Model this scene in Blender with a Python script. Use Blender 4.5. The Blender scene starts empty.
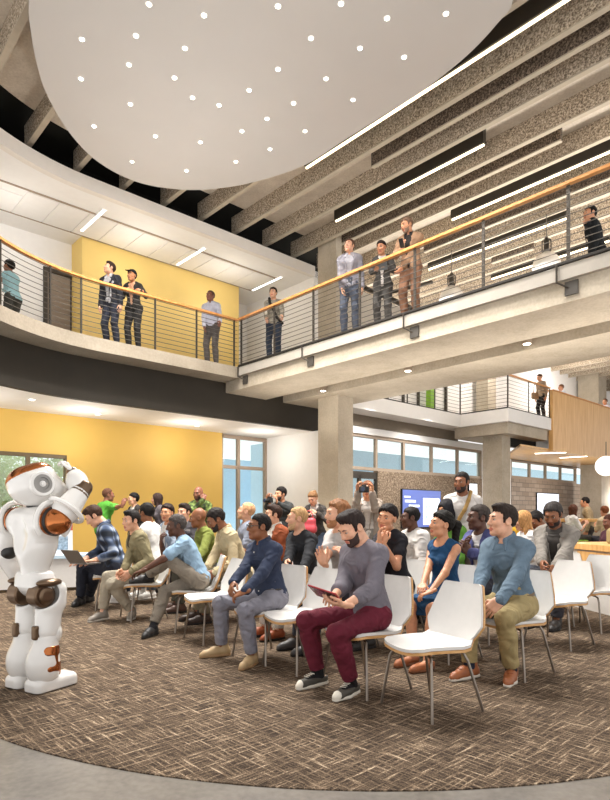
import bpy, bmesh, math, random
import numpy as np
from mathutils import Vector, Matrix
random.seed(7); RNG = np.random.RandomState(5)
scene = bpy.context.scene
COL = scene.collection
R = math.radians
# ---------------------------------------------------------------- camera numbers (610 x 800 frame)
F, CAMH, HOR, CX = 582.0, 1.25, 514.0, 305.0
_n = math.hypot(535, 582)
UA = (582 / _n, 535 / _n)        # building axis a (along the back wall, to the right)
UB = (-535 / _n, 582 / _n)       # building axis b (along the bridge, to the back left)
def W(a, b, z=0.0):              # building coordinates -> world
    return Vector((UA[0] * a + UB[0] * b, UA[1] * a + UB[1] * b, z))
BROT = math.atan2(UA[1], UA[0])
def on_floor(px, py, z=0.0):
    Y = F * (CAMH - z) / (py - HOR)
    return ((px - CX) / F * Y, Y)
# ---------------------------------------------------------------- materials
_mc = {}
def nodes(name):
    m = bpy.data.materials.new(name); m.use_nodes = True
    nt = m.node_tree; b = nt.nodes['Principled BSDF']
    return m, nt, b
def srgb(c):
    if isinstance(c, str):
        c = [int(c[i:i + 2], 16) / 255 for i in (0, 2, 4)]
    return tuple(((x / 12.92) if x <= 0.04045 else ((x + 0.055) / 1.055) ** 2.4) for x in c) + (1.0,)
def nd(nt, t, **kw):
    n = nt.nodes.new(t)
    for k, v in kw.items():
        if k in n.inputs: n.inputs[k].default_value = v
        else: setattr(n, k, v)
    return n
def coords(nt, scale=(1, 1, 1), rot=(0, 0, 0), kind='Object'):
    tc = nt.nodes.new('ShaderNodeTexCoord'); mp = nt.nodes.new('ShaderNodeMapping')
    mp.inputs['Scale'].default_value = scale; mp.inputs['Rotation'].default_value = rot
    nt.links.new(tc.outputs[kind], mp.inputs['Vector']); return mp.outputs['Vector']
def ramp(nt, fac, stops):
    r = nt.nodes.new('ShaderNodeValToRGB'); e = r.color_ramp.elements
    while len(e) < len(stops): e.new(0.5)
    for el, (p, c) in zip(e, stops): el.position = p; el.color = c
    nt.links.new(fac, r.inputs['Fac']); return r.outputs['Color']
def bump(nt, b, h, strength=0.2, dist=0.01):
    bp = nd(nt, 'ShaderNodeBump', Strength=strength, Distance=dist)
    nt.links.new(h, bp.inputs['Height']); nt.links.new(bp.outputs['Normal'], b.inputs['Normal'])
def mat(name, col, rough=0.6, metal=0.0, var=0.06, scale=8.0, bmp=0.0, coat=0.0, spec=0.5, stretch=(1, 1, 1)):
    key = (name, str(col), rough, metal, var, scale, bmp)
    if key in _mc: return _mc[key]
    m, nt, b = nodes(name); c = srgb(col)
    n = nd(nt, 'ShaderNodeTexNoise', Scale=scale, Detail=4.0)
    nt.links.new(coords(nt, stretch), n.inputs['Vector'])
    lo = tuple(x * (1 - var) for x in c[:3]) + (1,); hi = tuple(min(1, x * (1 + var)) for x in c[:3]) + (1,)
    nt.links.new(ramp(nt, n.outputs['Fac'], [(0.3, lo), (0.7, hi)]), b.inputs['Base Color'])
    b.inputs['Roughness'].default_value = rough; b.inputs['Metallic'].default_value = metal
    b.inputs['Specular IOR Level'].default_value = spec; b.inputs['Coat Weight'].default_value = coat
    if bmp: bump(nt, b, n.outputs['Fac'], bmp, 0.01)
    _mc[key] = m; return m
def cloth(col, rough=0.85, var=0.12):
    key = ('cloth', str(col), rough)
    if key in _mc: return _mc[key]
    m, nt, b = nodes('fabric'); c = srgb(col)
    v = coords(nt); n = nd(nt, 'ShaderNodeTexNoise', Scale=14.0, Detail=5.0); nt.links.new(v, n.inputs['Vector'])
    w = nd(nt, 'ShaderNodeTexNoise', Scale=160.0, Detail=1.0); nt.links.new(v, w.inputs['Vector'])
    mx = nd(nt, 'ShaderNodeMix', data_type='FLOAT'); mx.inputs[0].default_value = 0.35
    nt.links.new(n.outputs['Fac'], mx.inputs[2]); nt.links.new(w.outputs['Fac'], mx.inputs[3])
    lo = tuple(x * (1 - var) for x in c[:3]) + (1,); hi = tuple(min(1, x * (1 + var)) for x in c[:3]) + (1,)
    nt.links.new(ramp(nt, mx.outputs[0], [(0.35, lo), (0.65, hi)]), b.inputs['Base Color'])
    b.inputs['Roughness'].default_value = rough; b.inputs['Specular IOR Level'].default_value = 0.25
    f = nd(nt, 'ShaderNodeTexNoise', Scale=7.0, Detail=4.0, Distortion=1.8); f.noise_type = 'RIDGED_MULTIFRACTAL'; nt.links.new(v, f.inputs['Vector'])
    bump(nt, b, f.outputs['Fac'], 0.9, 0.03)
    _mc[key] = m; return m
def emit(name, col, s):
    key = (name, str(col), s)
    if key in _mc: return _mc[key]
    m, nt, b = nodes(name); c = srgb(col)
    b.inputs['Base Color'].default_value = c; b.inputs['Emission Color'].default_value = c
    b.inputs['Emission Strength'].default_value = s; _mc[key] = m; return m
# ---------------------------------------------------------------- mesh builder
class MB:
    def __init__(s): s.v = []; s.f = []; s.mi = []
    def add(s, vs, fs, mi=0):
        o = len(s.v); s.v += [tuple(v) for v in vs]; s.f += [tuple(i + o for i in f) for f in fs]; s.mi += [mi] * len(fs); return s
    def box(s, x0, y0, z0, x1, y1, z1, mi=0):
        v = [(x, y, z) for z in (z0, z1) for y in (y0, y1) for x in (x0, x1)]
        return s.add(v, [(0, 2, 3, 1), (4, 5, 7, 6), (0, 1, 5, 4), (2, 6, 7, 3), (0, 4, 6, 2), (1, 3, 7, 5)], mi)
    def prism(s, pts, z0, z1, mi=0):                       # horizontal outline, extruded upward
        n = len(pts)
        v = [(p[0], p[1], z0) for p in pts] + [(p[0], p[1], z1) for p in pts]
        A = sum(pts[i][0] * pts[(i + 1) % n][1] - pts[(i + 1) % n][0] * pts[i][1] for i in range(n))
        bot, top = tuple(range(n)), tuple(range(n, 2 * n))
        fs = [bot[::-1], top] + [(i, (i + 1) % n, n + (i + 1) % n, n + i) for i in range(n)]
        if A < 0: fs = [f[::-1] for f in fs]
        return s.add(v, fs, mi)
    def wall(s, pts, z0, z1, t, mi=0, closed=False):       # ribbon of thickness t along a path
        L = []; Rr = []
        n = len(pts)
        for i in range(n):
            p = Vector(pts[i][:2]); q0 = Vector(pts[max(0, i - 1)][:2]); q1 = Vector(pts[min(n - 1, i + 1)][:2])
            d = (q1 - q0).normalized(); nn = Vector((-d.y, d.x)) * t
            L.append((p.x, p.y)); Rr.append((p.x + nn.x, p.y + nn.y))
        for i in range(n - 1):
            s.prism([L[i], L[i + 1], Rr[i + 1], Rr[i]], z0, z1, mi)
        return s
    def tube(s, pts, r, n=8, mi=0, cap=True):
        pts = [Vector(p) for p in pts]; rs = r if isinstance(r, (list, tuple)) else [r] * len(pts)
        up = Vector((0, 0, 1)); rings = []; o = len(s.v); prev = None
        for i, p in enumerate(pts):
            d = (pts[min(i + 1, len(pts) - 1)] - pts[max(i - 1, 0)]).normalized()
            a = (prev - d * prev.dot(d)) if prev else (up - d * up.dot(d))
            if a.length < 1e-3: a = Vector((1, 0, 0)) - d * d.x
            a.normalize(); prev = a; b = d.cross(a)
            rings.append([p + (a * math.cos(2 * math.pi * k / n) + b * math.sin(2 * math.pi * k / n)) * rs[i] for k in range(n)])
        v = [q for rg in rings for q in rg]; f = []
        for i in range(len(pts) - 1):
            for k in range(n):
                k2 = (k + 1) % n; f.append((i * n + k, i * n + k2, (i + 1) * n + k2, (i + 1) * n + k))
        if cap: f += [tuple(range(n))[::-1], tuple((len(pts) - 1) * n + k for k in range(n))]
        return s.add(v, f, mi)
    def lathe(s, prof, n=24, c=(0, 0, 0), axis=None, mi=0):   # prof: (r, h) pairs
        M = Matrix.Identity(3)
        if axis is not None: M = Vector((0, 0, 1)).rotation_difference(Vector(axis).normalized()).to_matrix()
        c = Vector(c); v = []; f = []
        for r, h in prof:
            for k in range(n):
                t = 2 * math.pi * k / n; v.append(c + M @ Vector((r * math.cos(t), r * math.sin(t), h)))
        for i in range(len(prof) - 1):
            for k in range(n):
                k2 = (k + 1) % n; f.append((i * n + k, i * n + k2, (i + 1) * n + k2, (i + 1) * n + k))
        f += [tuple(range(n))[::-1], tuple((len(prof) - 1) * n + k for k in range(n))]
        return s.add(v, f, mi)
    def build(s, name, mats, parent=None, frame=None, smooth=False, loc=None, rz=0.0, bevel=0.0):
        if not isinstance(mats, (list, tuple)): mats = [mats]
        me = bpy.data.meshes.new(name)
        V = s.v
        if frame == 'B': V = [tuple(W(*p)) for p in V]
        me.from_pydata(V, [], s.f)
        for m in mats: me.materials.append(m)
        me.polygons.foreach_set('material_index', s.mi)
        bm = bmesh.new(); bm.from_mesh(me); bmesh.ops.recalc_face_normals(bm, faces=bm.faces); bm.to_mesh(me); bm.free()
        if smooth:
            me.polygons.foreach_set('use_smooth', [True] * len(me.polygons))
            me.set_sharp_from_angle(angle=R(40))
        o = bpy.data.objects.new(name, me); COL.objects.link(o)
        if loc is not None: o.location = loc
        o.rotation_euler[2] = rz
        if parent is not None: o.parent = parent
        if bevel:
            md = o.modifiers.new('edge', 'BEVEL'); md.width = bevel; md.segments = 2; md.limit_method = 'ANGLE'
        return o
def tag(o, label=None, cat=None, group=None, kind=None):
    if label: o['label'] = label
    if cat: o['category'] = cat
    if group: o['group'] = group
    if kind: o['kind'] = kind
    return o
def empty(name, loc, rz=0.0, label=None, cat=None, group=None):
    o = bpy.data.objects.new(name, None); COL.objects.link(o); o.location = loc; o.rotation_euler[2] = rz
    o.empty_display_size = 0.1
    return tag(o, label, cat, group)
def kids(o): return [c for c in bpy.data.objects if c.parent == o]
def copy_tree(o, parent=None):
    c = o.copy(); COL.objects.link(c)
    c.parent = parent if parent is not None else o.parent
    for ch in kids(o): copy_tree(ch, c)
    return c
def struct(o): o['kind'] = 'structure'; return o
# ---------------------------------------------------------------- implicit surfaces
def v3(p): return np.array(p, dtype=np.float32)
class Field:
    def __init__(s, lo, hi, h):
        s.h = h; s.lo = v3(lo); n = np.maximum(4, np.ceil((v3(hi) - s.lo) / h).astype(int) + 1)
        s.ax = [s.lo[i] + h * np.arange(n[i], dtype=np.float32) for i in range(3)]
        s.d = np.full(tuple(n), 1.0, np.float32)
    def sub(s, lo, hi):
        sl = []
        for i in range(3):
            a = int(np.searchsorted(s.ax[i], lo[i])); b = int(np.searchsorted(s.ax[i], hi[i]))
            sl.append(slice(max(a, 0), max(b, 0)))
        if any(q.stop <= q.start for q in sl): return None, None
        return tuple(sl), (s.ax[0][sl[0]][:, None, None], s.ax[1][sl[1]][None, :, None], s.ax[2][sl[2]][None, None, :])
    def put(s, prim, k=0.0, op='u', grow=0.0):
        lo, hi, fn = prim; m = k + 2.5 * s.h + grow + 0.004
        sl, P = s.sub(lo - m, hi + m)
        if sl is None: return s
        d = fn(P) - grow; e = s.d[sl]
        if op == 'u':
            if k > 0:
                q = np.clip(0.5 + 0.5 * (e - d) / k, 0, 1); e = e + (d - e) * q - k * q * (1 - q)
            else: e = np.minimum(e, d)
        else:
            d = -d
            if k > 0:
                q = np.clip(0.5 - 0.5 * (e - d) / k, 0, 1); e = e + (d - e) * q + k * q * (1 - q)
            else: e = np.maximum(e, d)
        s.d[sl] = e; return s
    def clip(s, n, p, keep_box=None):                       # keep the side that n points to
        n = v3(n); n = n / np.linalg.norm(n); p = v3(p)
        if keep_box is None: sl = (slice(None),) * 3; P = (s.ax[0][:, None, None], s.ax[1][None, :, None], s.ax[2][None, None, :])
        else: sl, P = s.sub(v3(keep_box[0]), v3(keep_box[1]))
        if sl is None: return s
        d = -((P[0] - p[0]) * n[0] + (P[1] - p[1]) * n[1] + (P[2] - p[2]) * n[2])
        s.d[sl] = np.maximum(s.d[sl], d); return s
    def mesh(s):
        D = s.d.copy(); D[0], D[-1] = 1, 1; D[:, 0], D[:, -1] = 1, 1; D[:, :, 0], D[:, :, -1] = 1, 1
        S = D < 0; nx, ny, nz = D.shape
        cnt = np.zeros((nx - 1, ny - 1, nz - 1), np.int8)
        for i in (0, 1):
            for j in (0, 1):
                for k in (0, 1): cnt += S[i:nx - 1 + i, j:ny - 1 + j, k:nz - 1 + k]
        act = (cnt > 0) & (cnt < 8); I, J, K = np.nonzero(act); n = len(I)
        idx = np.full(act.shape, -1, np.int64); idx[I, J, K] = np.arange(n)
        acc = np.zeros((n, 3), np.float32); num = np.zeros(n, np.float32)
        C = [(0, 0, 0), (1, 0, 0), (0, 1, 0), (0, 0, 1), (1, 1, 0), (1, 0, 1), (0, 1, 1), (1, 1, 1)]
        for a in C:
            for b in C:
                if sum(b) - sum(a) == 1 and all(b[q] >= a[q] for q in range(3)):
                    d1 = D[I + a[0], J + a[1], K + a[2]]; d2 = D[I + b[0], J + b[1], K + b[2]]
                    m = (d1 < 0) != (d2 < 0); t = np.where(m, d1 / np.where(m, d1 - d2, 1), 0)
                    for q in range(3): acc[:, q] += np.where(m, a[q] + t * (b[q] - a[q]), 0)
                    num += m
        V = (acc / np.maximum(num, 1)[:, None] + np.stack([I, J, K], 1)) * s.h + s.lo
        Q = []
        for ax in range(3):
            sh = [slice(None)] * 3; s1 = list(sh); s2 = list(sh); s1[ax] = slice(0, -1); s2[ax] = slice(1, None)
            ch = S[tuple(s1)] != S[tuple(s2)]; E = np.argwhere(ch)
            u, w = [q for q in range(3) if q != ax]
            E = E[(E[:, u] > 0) & (E[:, w] > 0) & (E[:, u] < D.shape[u] - 1) & (E[:, w] < D.shape[w] - 1)]
            ins = S[E[:, 0], E[:, 1], E[:, 2]]
            def cell(du, dw):
                q = E.copy(); q[:, u] += du; q[:, w] += dw; return idx[q[:, 0], q[:, 1], q[:, 2]]
            q = np.stack([cell(-1, -1), cell(0, -1), cell(0, 0), cell(-1, 0)], 1)
            fl = ins if ax != 1 else ~ins
            q[~fl] = q[~fl][:, ::-1]; Q.append(q)
        return V.astype(np.float32), np.concatenate(Q)
def _bb(*pr):
    P = np.array([p for p, r in pr]); r = max(r for p, r in pr); return (P.min(0) - r).astype(np.float32), (P.max(0) + r).astype(np.float32)
def cone(a, b, r1, r2=None, n=None, f=1.0):
    """round cone a-b; flattened by f along direction n"""
    a = v3(a); b = v3(b); r2 = r1 if r2 is None else r2; ba = b - a; L = float(ba @ ba) + 1e-9
    if n is not None: n = v3(n); n = n / np.linalg.norm(n)
    def fn(P):
        p = [P[i] - a[i] for i in range(3)]
        t = np.clip((p[0] * ba[0] + p[1] * ba[1] + p[2] * ba[2]) / L, 0, 1)
        w = [p[i] - t * ba[i] for i in range(3)]; q = w[0] ** 2 + w[1] ** 2 + w[2] ** 2
        if n is not None:
            wn = w[0] * n[0] + w[1] * n[1] + w[2] * n[2]; q = q + (f * f - 1) * wn * wn
        return np.sqrt(q) - (r1 + (r2 - r1) * t)
    lo, hi = _bb((a, max(r1, r2)), (b, max(r1, r2))); return lo, hi, fn
def ell(c, r, M=None):
    """ellipsoid; M columns = local axes"""
    c = v3(c); r = v3(r); M = np.eye(3, dtype=np.float32) if M is None else np.array(M, dtype=np.float32)
    def fn(P):
        p = [P[i] - c[i] for i in range(3)]
        q = [p[0] * M[0, j] + p[1] * M[1, j] + p[2] * M[2, j] for j in range(3)]
        k0 = np.sqrt(sum((q[j] / r[j]) ** 2 for j in range(3))); k1 = np.sqrt(sum((q[j] / (r[j] ** 2)) ** 2 for j in range(3)))
        return k0 * (k0 - 1) / np.maximum(k1, 1e-6)
    e = np.abs(M) @ r; return c - e, c + e, fn
def rbox(c, hs, rd, M=None):
    c = v3(c); hs = v3(hs); M = np.eye(3, dtype=np.float32) if M is None else np.array(M, dtype=np.float32)
    def fn(P):
        p = [P[i] - c[i] for i in range(3)]
        q = [np.abs(p[0] * M[0, j] + p[1] * M[1, j] + p[2] * M[2, j]) - (hs[j] - rd) for j in range(3)]
        o = np.sqrt(sum(np.maximum(x, 0) ** 2 for x in q)); return o + np.minimum(np.maximum(q[0], np.maximum(q[1], q[2])), 0) - rd
    e = np.abs(M) @ hs; return c - e, c + e, fn
def hmesh(name, parts, mats, parent=None, smooth=True):
    """parts: list of (V, Q, material index array or int) -> one object"""
    Vs = []; Qs = []; Ms = []; o = 0
    for V, Q, mi in parts:
        if len(Q) == 0: continue
        Vs.append(V); Qs.append(Q + o); o += len(V); Ms.append(np.full(len(Q), mi, np.int32) if np.isscalar(mi) else mi)
    me = bpy.data.meshes.new(name)
    if Vs:
        V = np.concatenate(Vs); Q = np.concatenate(Qs); M = np.concatenate(Ms).astype(np.int32)
        me.vertices.add(len(V)); me.vertices.foreach_set('co', V.astype(np.float32).ravel())
        me.loops.add(len(Q) * 4); me.loops.foreach_set('vertex_index', Q.astype(np.int32).ravel())
        me.polygons.add(len(Q)); me.polygons.foreach_set('loop_start', np.arange(0, len(Q) * 4, 4, dtype=np.int32))
        me.update(calc_edges=True); me.validate()
        me.polygons.foreach_set('material_index', M); me.polygons.foreach_set('use_smooth', np.ones(len(Q), bool))
    for m in (mats if isinstance(mats, (list, tuple)) else [mats]): me.materials.append(m)
    ob = bpy.data.objects.new(name, me); COL.objects.link(ob)
    if parent is not None: ob.parent = parent
    return ob
def ball(c, r, n=8, sc=(1, 1, 1), M=None):
    """little quad sphere"""
    V = []; Q = []
    for i in range(n + 1):
        th = math.pi * i / n
        for j in range(2 * n):
            ph = math.pi * j / n; V.append((math.sin(th) * math.cos(ph) * sc[0], math.sin(th) * math.sin(ph) * sc[1], math.cos(th) * sc[2]))
    for i in range(n):
        for j in range(2 * n):
            j2 = (j + 1) % (2 * n); Q.append((i * 2 * n + j, (i + 1) * 2 * n + j, (i + 1) * 2 * n + j2, i * 2 * n + j2))
    V = np.array(V, np.float32) * r
    if M is not None: V = V @ np.array(M, np.float32).T
    return V + v3(c), np.array(Q)
# ================================================================ SETTING
def onz(px, py, z):
    Y = F * (z - CAMH) / (HOR - py); X = (px - CX) / F * Y
    return (UA[0] * X + UA[1] * Y, UB[0] * X + UB[1] * Y)
def onb(px, py, b):
    t = (px - CX) / F; Y = b / (UB[0] * t + UB[1]); X = t * Y
    return (UA[0] * X + UA[1] * Y, CAMH + (HOR - py) * Y / F)
def ona(px, py, a):
    t = (px - CX) / F; Y = a / (UA[0] * t + UA[1]); X = t * Y
    return (UB[0] * X + UB[1] * Y, CAMH + (HOR - py) * Y / F)
# ---- materials of the setting
def concrete(name, c1, c2, scale=1.6, rough=0.8, pores=True):
    m, nt, b = nodes(name); v = coords(nt)
    n = nd(nt, 'ShaderNodeTexNoise', Scale=scale, Detail=8.0, Roughness=0.65); nt.links.new(v, n.inputs['Vector'])
    n2 = nd(nt, 'ShaderNodeTexNoise', Scale=28.0, Detail=3.0); nt.links.new(v, n2.inputs['Vector'])
    mx = nd(nt, 'ShaderNodeMix', data_type='FLOAT'); mx.inputs[0].default_value = 0.35
    nt.links.new(n.outputs['Fac'], mx.inputs[2]); nt.links.new(n2.outputs['Fac'], mx.inputs[3])
    nt.links.new(ramp(nt, mx.outputs[0], [(0.35, srgb(c1)), (0.62, srgb(c2))]), b.inputs['Base Color'])
    b.inputs['Roughness'].default_value = rough
    bump(nt, b, mx.outputs[0], 0.15, 0.01); return m
def speckle(name, dark, mid, light, sc=22.0):
    m, nt, b = nodes(name); v = coords(nt)
    n = nd(nt, 'ShaderNodeTexNoise', Scale=sc, Detail=3.0, Roughness=0.7); nt.links.new(v, n.inputs['Vector'])
    nt.links.new(ramp(nt, n.outputs['Fac'], [(0.36, srgb(dark)), (0.5, srgb(mid)), (0.62, srgb(light))]), b.inputs['Base Color'])
    b.inputs['Roughness'].default_value = 0.95; bump(nt, b, n.outputs['Fac'], 0.5, 0.02); return m
def woodmat(name, c1, c2, sc=(1, 1, 12), rough=0.45, rot=(0, 0, 0)):
    m, nt, b = nodes(name); v = coords(nt, sc, rot)
    n = nd(nt, 'ShaderNodeTexNoise', Scale=2.2, Detail=6.0, Distortion=0.6); nt.links.new(v, n.inputs['Vector'])
    nt.links.new(ramp(nt, n.outputs['Fac'], [(0.3, srgb(c1)), (0.7, srgb(c2))]), b.inputs['Base Color'])
    b.inputs['Roughness'].default_value = rough; return m
def carpetmat():
    m, nt, b = nodes('carpet_weave'); facs = []
    for rot, sc in ((R(47.3), (4.5, 62, 1)), (R(-42.7), (4.5, 56, 1)), (R(30), (5, 80, 1))):
        v = coords(nt, (1, 1, 1), (0, 0, rot)); mp = nd(nt, 'ShaderNodeMapping'); mp.inputs['Scale'].default_value = sc
        nt.links.new(v, mp.inputs['Vector'])
        n = nd(nt, 'ShaderNodeTexNoise', Scale=1.0, Detail=3.0, Roughness=0.6); nt.links.new(mp.outputs['Vector'], n.inputs['Vector']); facs.append(n.outputs['Fac'])
    mxm = nd(nt, 'ShaderNodeMath', operation='MAXIMUM'); nt.links.new(facs[0], mxm.inputs[0]); nt.links.new(facs[1], mxm.inputs[1])
    big = nd(nt, 'ShaderNodeTexNoise', Scale=0.9, Detail=2.0); nt.links.new(coords(nt), big.inputs['Vector'])
    fin = nd(nt, 'ShaderNodeTexNoise', Scale=130.0, Detail=1.0); nt.links.new(coords(nt), fin.inputs['Vector'])
    a = nd(nt, 'ShaderNodeMath', operation='MULTIPLY_ADD'); nt.links.new(facs[2], a.inputs[0]); a.inputs[1].default_value = 0.25; nt.links.new(mxm.outputs[0], a.inputs[2])
    c = nd(nt, 'ShaderNodeMath', operation='MULTIPLY_ADD'); nt.links.new(fin.outputs['Fac'], c.inputs[0]); c.inputs[1].default_value = 0.3; nt.links.new(a.outputs[0], c.inputs[2])
    nt.links.new(ramp(nt, c.outputs[0], [(0.70, srgb('332a23')), (0.83, srgb('5f5042')), (0.93, srgb('8f7b66')), (1.0, srgb('c9b69c'))]), b.inputs['Base Color'])
    b.inputs['Roughness'].default_value = 0.95; b.inputs['Specular IOR Level'].default_value = 0.15
    bump(nt, b, c.outputs[0], 0.6, 0.01); return m
def tilemat(name, c1, c2, mort, w, h, rot):
    m, nt, b = nodes(name)
    tc = nt.nodes.new('ShaderNodeTexCoord'); vr = nd(nt, 'ShaderNodeVectorRotate', rotation_type='Z_AXIS'); vr.inputs['Angle'].default_value = -rot
    nt.links.new(tc.outputs['Object'], vr.inputs['Vector'])
    sp = nt.nodes.new('ShaderNodeSeparateXYZ'); cb = nt.nodes.new('ShaderNodeCombineXYZ'); nt.links.new(vr.outputs[0], sp.inputs[0])
    nt.links.new(sp.outputs['X'], cb.inputs['X']); nt.links.new(sp.outputs['Z'], cb.inputs['Y'])
    br = nd(nt, 'ShaderNodeTexBrick', Scale=1.0); br.inputs['Brick Width'].default_value = w; br.inputs['Row Height'].default_value = h
    br.inputs['Mortar Size'].default_value = 0.012; br.inputs['Color1'].default_value = srgb(c1); br.inputs['Color2'].default_value = srgb(c2); br.inputs['Mortar'].default_value = srgb(mort)
    nt.links.new(cb.outputs[0], br.inputs['Vector']); nt.links.new(br.outputs['Color'], b.inputs['Base Color'])
    b.inputs['Roughness'].default_value = 0.6; bump(nt, b, br.outputs['Fac'], -0.4, 0.02); return m
def foliagemat():
    m, nt, b = nodes('leaves'); v = coords(nt)
    n = nd(nt, 'ShaderNodeTexNoise', Scale=3.0, Detail=6.0); nt.links.new(v, n.inputs['Vector'])
    nt.links.new(ramp(nt, n.outputs['Fac'], [(0.3, srgb('9db57c')), (0.48, srgb('d3e0b4')), (0.65, srgb('fbfcf0'))]), b.inputs['Base Color'])
    b.inputs['Roughness'].default_value = 0.8
    tr = nt.nodes.new('ShaderNodeBsdfTranslucent'); tr.inputs['Color'].default_value = srgb('e4efc0'); mx = nt.nodes.new('ShaderNodeMixShader'); mx.inputs[0].default_value = 0.5
    nt.links.new(b.outputs[0], mx.inputs[1]); nt.links.new(tr.outputs[0], mx.inputs[2]); nt.links.new(mx.outputs[0], nt.nodes['Material Output'].inputs['Surface']); return m
M = {}
M['conc'] = concrete('concrete', 'a69985', 'c2b6a3')
M['concd'] = concrete('concrete_deck', 'b5a898', 'd4c9b9')
M['edge'] = mat('panel_edge', 'b3a693', 0.8, var=.05)
M['floor'] = concrete('polished_concrete', '6d6862', '837d76', 2.5, 0.25)
M['spk'] = speckle('wool_panel', '5f5346', 'a59581', 'd8cab5', 34.0)
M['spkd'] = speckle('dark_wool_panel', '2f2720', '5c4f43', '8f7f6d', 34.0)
M['white'] = mat('white_paint', 'efece8', 0.7, var=0.015)
M['whitew'] = mat('warm_white_paint', 'e6dfd6', 0.7, var=0.02)
M['cloud'] = mat('cloud_plaster', 'c3beb9', 0.75, var=0.012, scale=2)
M['yellow'] = mat('yellow_paint', 'dfb75c', 0.6, var=0.03, scale=1.5)
M['yellow2'] = mat('pale_yellow_paint', 'e8c878', 0.6, var=0.03, scale=1.5)
M['black'] = mat('black_paint', '302a21', 0.75, var=0.08, scale=3)
M['blackc'] = mat('black_plenum', '16150f', 0.9)
M['brown'] = mat('brown_panel', '6f6353', 0.7, var=0.05)
M['rail'] = woodmat('oak_rail', 'c9843f', 'dd9d5c', (6, 6, 6))
M['wood'] = woodmat('wood_cladding', 'd29b58', 'edc080', (9, 9, 0.5), 0.4)
M['woods'] = woodmat('wood_soffit', 'd8a260', 'efc488', (3, 12, 3), 0.4, (0, 0, -BROT))
M['steel'] = mat('dark_steel', '4a443d', 0.45, 0.6, var=0.05)
M['cable'] = mat('steel_cable', '6d6862', 0.4, 0.8, var=0.05)
M['alu'] = mat('aluminium_frame', 'a89684', 0.5, 0.3, var=0.04)
M['tile'] = speckle('woven_tile', '5e4e3e', '857260', 'a8957e')
M['brick'] = tilemat('taupe_tile', '8d7c6c', 'a99887', '6e6054', 0.5, 0.18, BROT)
M['carpet'] = carpetmat()
M['teal'] = mat('teal_render', 'c3e0f0', 0.8, var=0.04)
M['leaf'] = foliagemat()
def glassmat():
    m = bpy.data.materials.new('window_glass'); m.use_nodes = True; nt = m.node_tree; nt.nodes.clear()
    o = nt.nodes.new('ShaderNodeOutputMaterial'); t = nt.nodes.new('ShaderNodeBsdfTransparent'); g = nt.nodes.new('ShaderNodeBsdfGlossy'); mx = nt.nodes.new('ShaderNodeMixShader')
    n = nd(nt, 'ShaderNodeTexNoise', Scale=0.6); rm = nd(nt, 'ShaderNodeMapRange'); rm.inputs['To Min'].default_value = 0.04; rm.inputs['To Max'].default_value = 0.08
    nt.links.new(n.outputs['Fac'], rm.inputs['Value']); nt.links.new(rm.outputs[0], mx.inputs[0])
    t.inputs['Color'].default_value = (0.93, 0.97, 0.97, 1); g.inputs['Roughness'].default_value = 0.03
    nt.links.new(t.outputs[0], mx.inputs[1]); nt.links.new(g.outputs[0], mx.inputs[2]); nt.links.new(mx.outputs[0], o.inputs['Surface']); return m
M['glass'] = glassmat()
M['lamp'] = emit('lamp_white', 'fffaf0', 9.0)
M['led'] = emit('led_warm', 'ffedc8', 3.5)
M['ledw'] = emit('led_strip', 'fffaf2', 5.0)
# ---- floor
MB().prism([(-2.2, 0.6), (2.6, 0.6), (7, 5), (60, 40), (60, 60), (-2, 26), (-10.5, 13.5)], -0.2, -0.006).build('floor', M['floor'])['kind'] = 'structure'
pts = []
for i in range(61):
    x = -3.3 + 6.9 * i / 60; pts.append((x, 6.441 - math.sqrt(3.807 ** 2 - (x - 0.377) ** 2)))
pts = pts + [(4.4, 6.2), (16, 7), (45, 18), (45, 52), (-11.5, 21.0), (-10.5, 13.8), (-6.2, 9.6), (-4.5, 7.8), (-3.75, 6.7), (-3.45, 6.0)]
struct(MB().prism(pts, -0.03, 0.0).build('floor_carpet', M['carpet']))
# ---- curved gallery on the left
CA, CB, RR = 4.6, 7.27, 3.3
def arc(off, n=28, tail=3.0):
    r = RR + off; T0 = R(135); p = [(CA + r * math.cos(T0) - 6 * math.sin(T0), CB + r * math.sin(T0) + 6 * math.cos(T0))]
    for i in range(n + 1):
        t = T0 + (math.pi / 2 - T0) * i / n; p.append((CA + r * math.cos(t), CB + r * math.sin(t)))
    return p
def region(off, a1, b1, a0=-3.5, tail=3.0):
    p = arc(off, tail=tail); return p + [(a1, CB + RR + off), (a1, b1), (a0, b1), (a0, p[0][1])]
struct(MB().prism(region(0, 7.72, 14.4), 4.28, 4.53).build('floor_gallery', concrete('gallery_concrete', '877c6c', 'a09483'), frame='B'))
fp = arc(0.58) + [(11.9, CB + RR + 0.58)]
struct(MB().wall(fp, 3.45, 4.28, 0.12).build('wall_fascia', M['black'], frame='B'))
struct(MB().prism(region(0.70, 11.9, 13.4), 3.45, 3.6).build('ceiling_lower', M['white'], frame='B'))
# ring of the upper ceiling
struct(MB().wall(arc(0.63) + [(10.66, CB + RR + 0.63)], 7.57, 7.83, 0.14).build('trim_1', M['whitew'], frame='B'))
struct(MB().prism(region(0.77, 10.66, 14.6), 7.57, 7.7).build('ceiling_upper', M['white'], frame='B'))
# panel row in the white gallery ceiling
pm = MB()
for k in range(16):
    a = 0.6 + 0.62 * k
    if a > 9.6: break
    lo = 12.05 if a > 3.4 else 12.3
    pm.box(a + 0.012, lo, 7.55, a + 0.608, 13.1, 7.575)
struct(pm.build('trim_2', M['white'], frame='B'))
struct(MB().box(-3, 11.98, 7.545, 10.0, 12.01, 7.572).box(-3, 13.12, 7.545, 10.0, 13.14, 7.572).build('trim_3', M['alu'], frame='B'))
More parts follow.
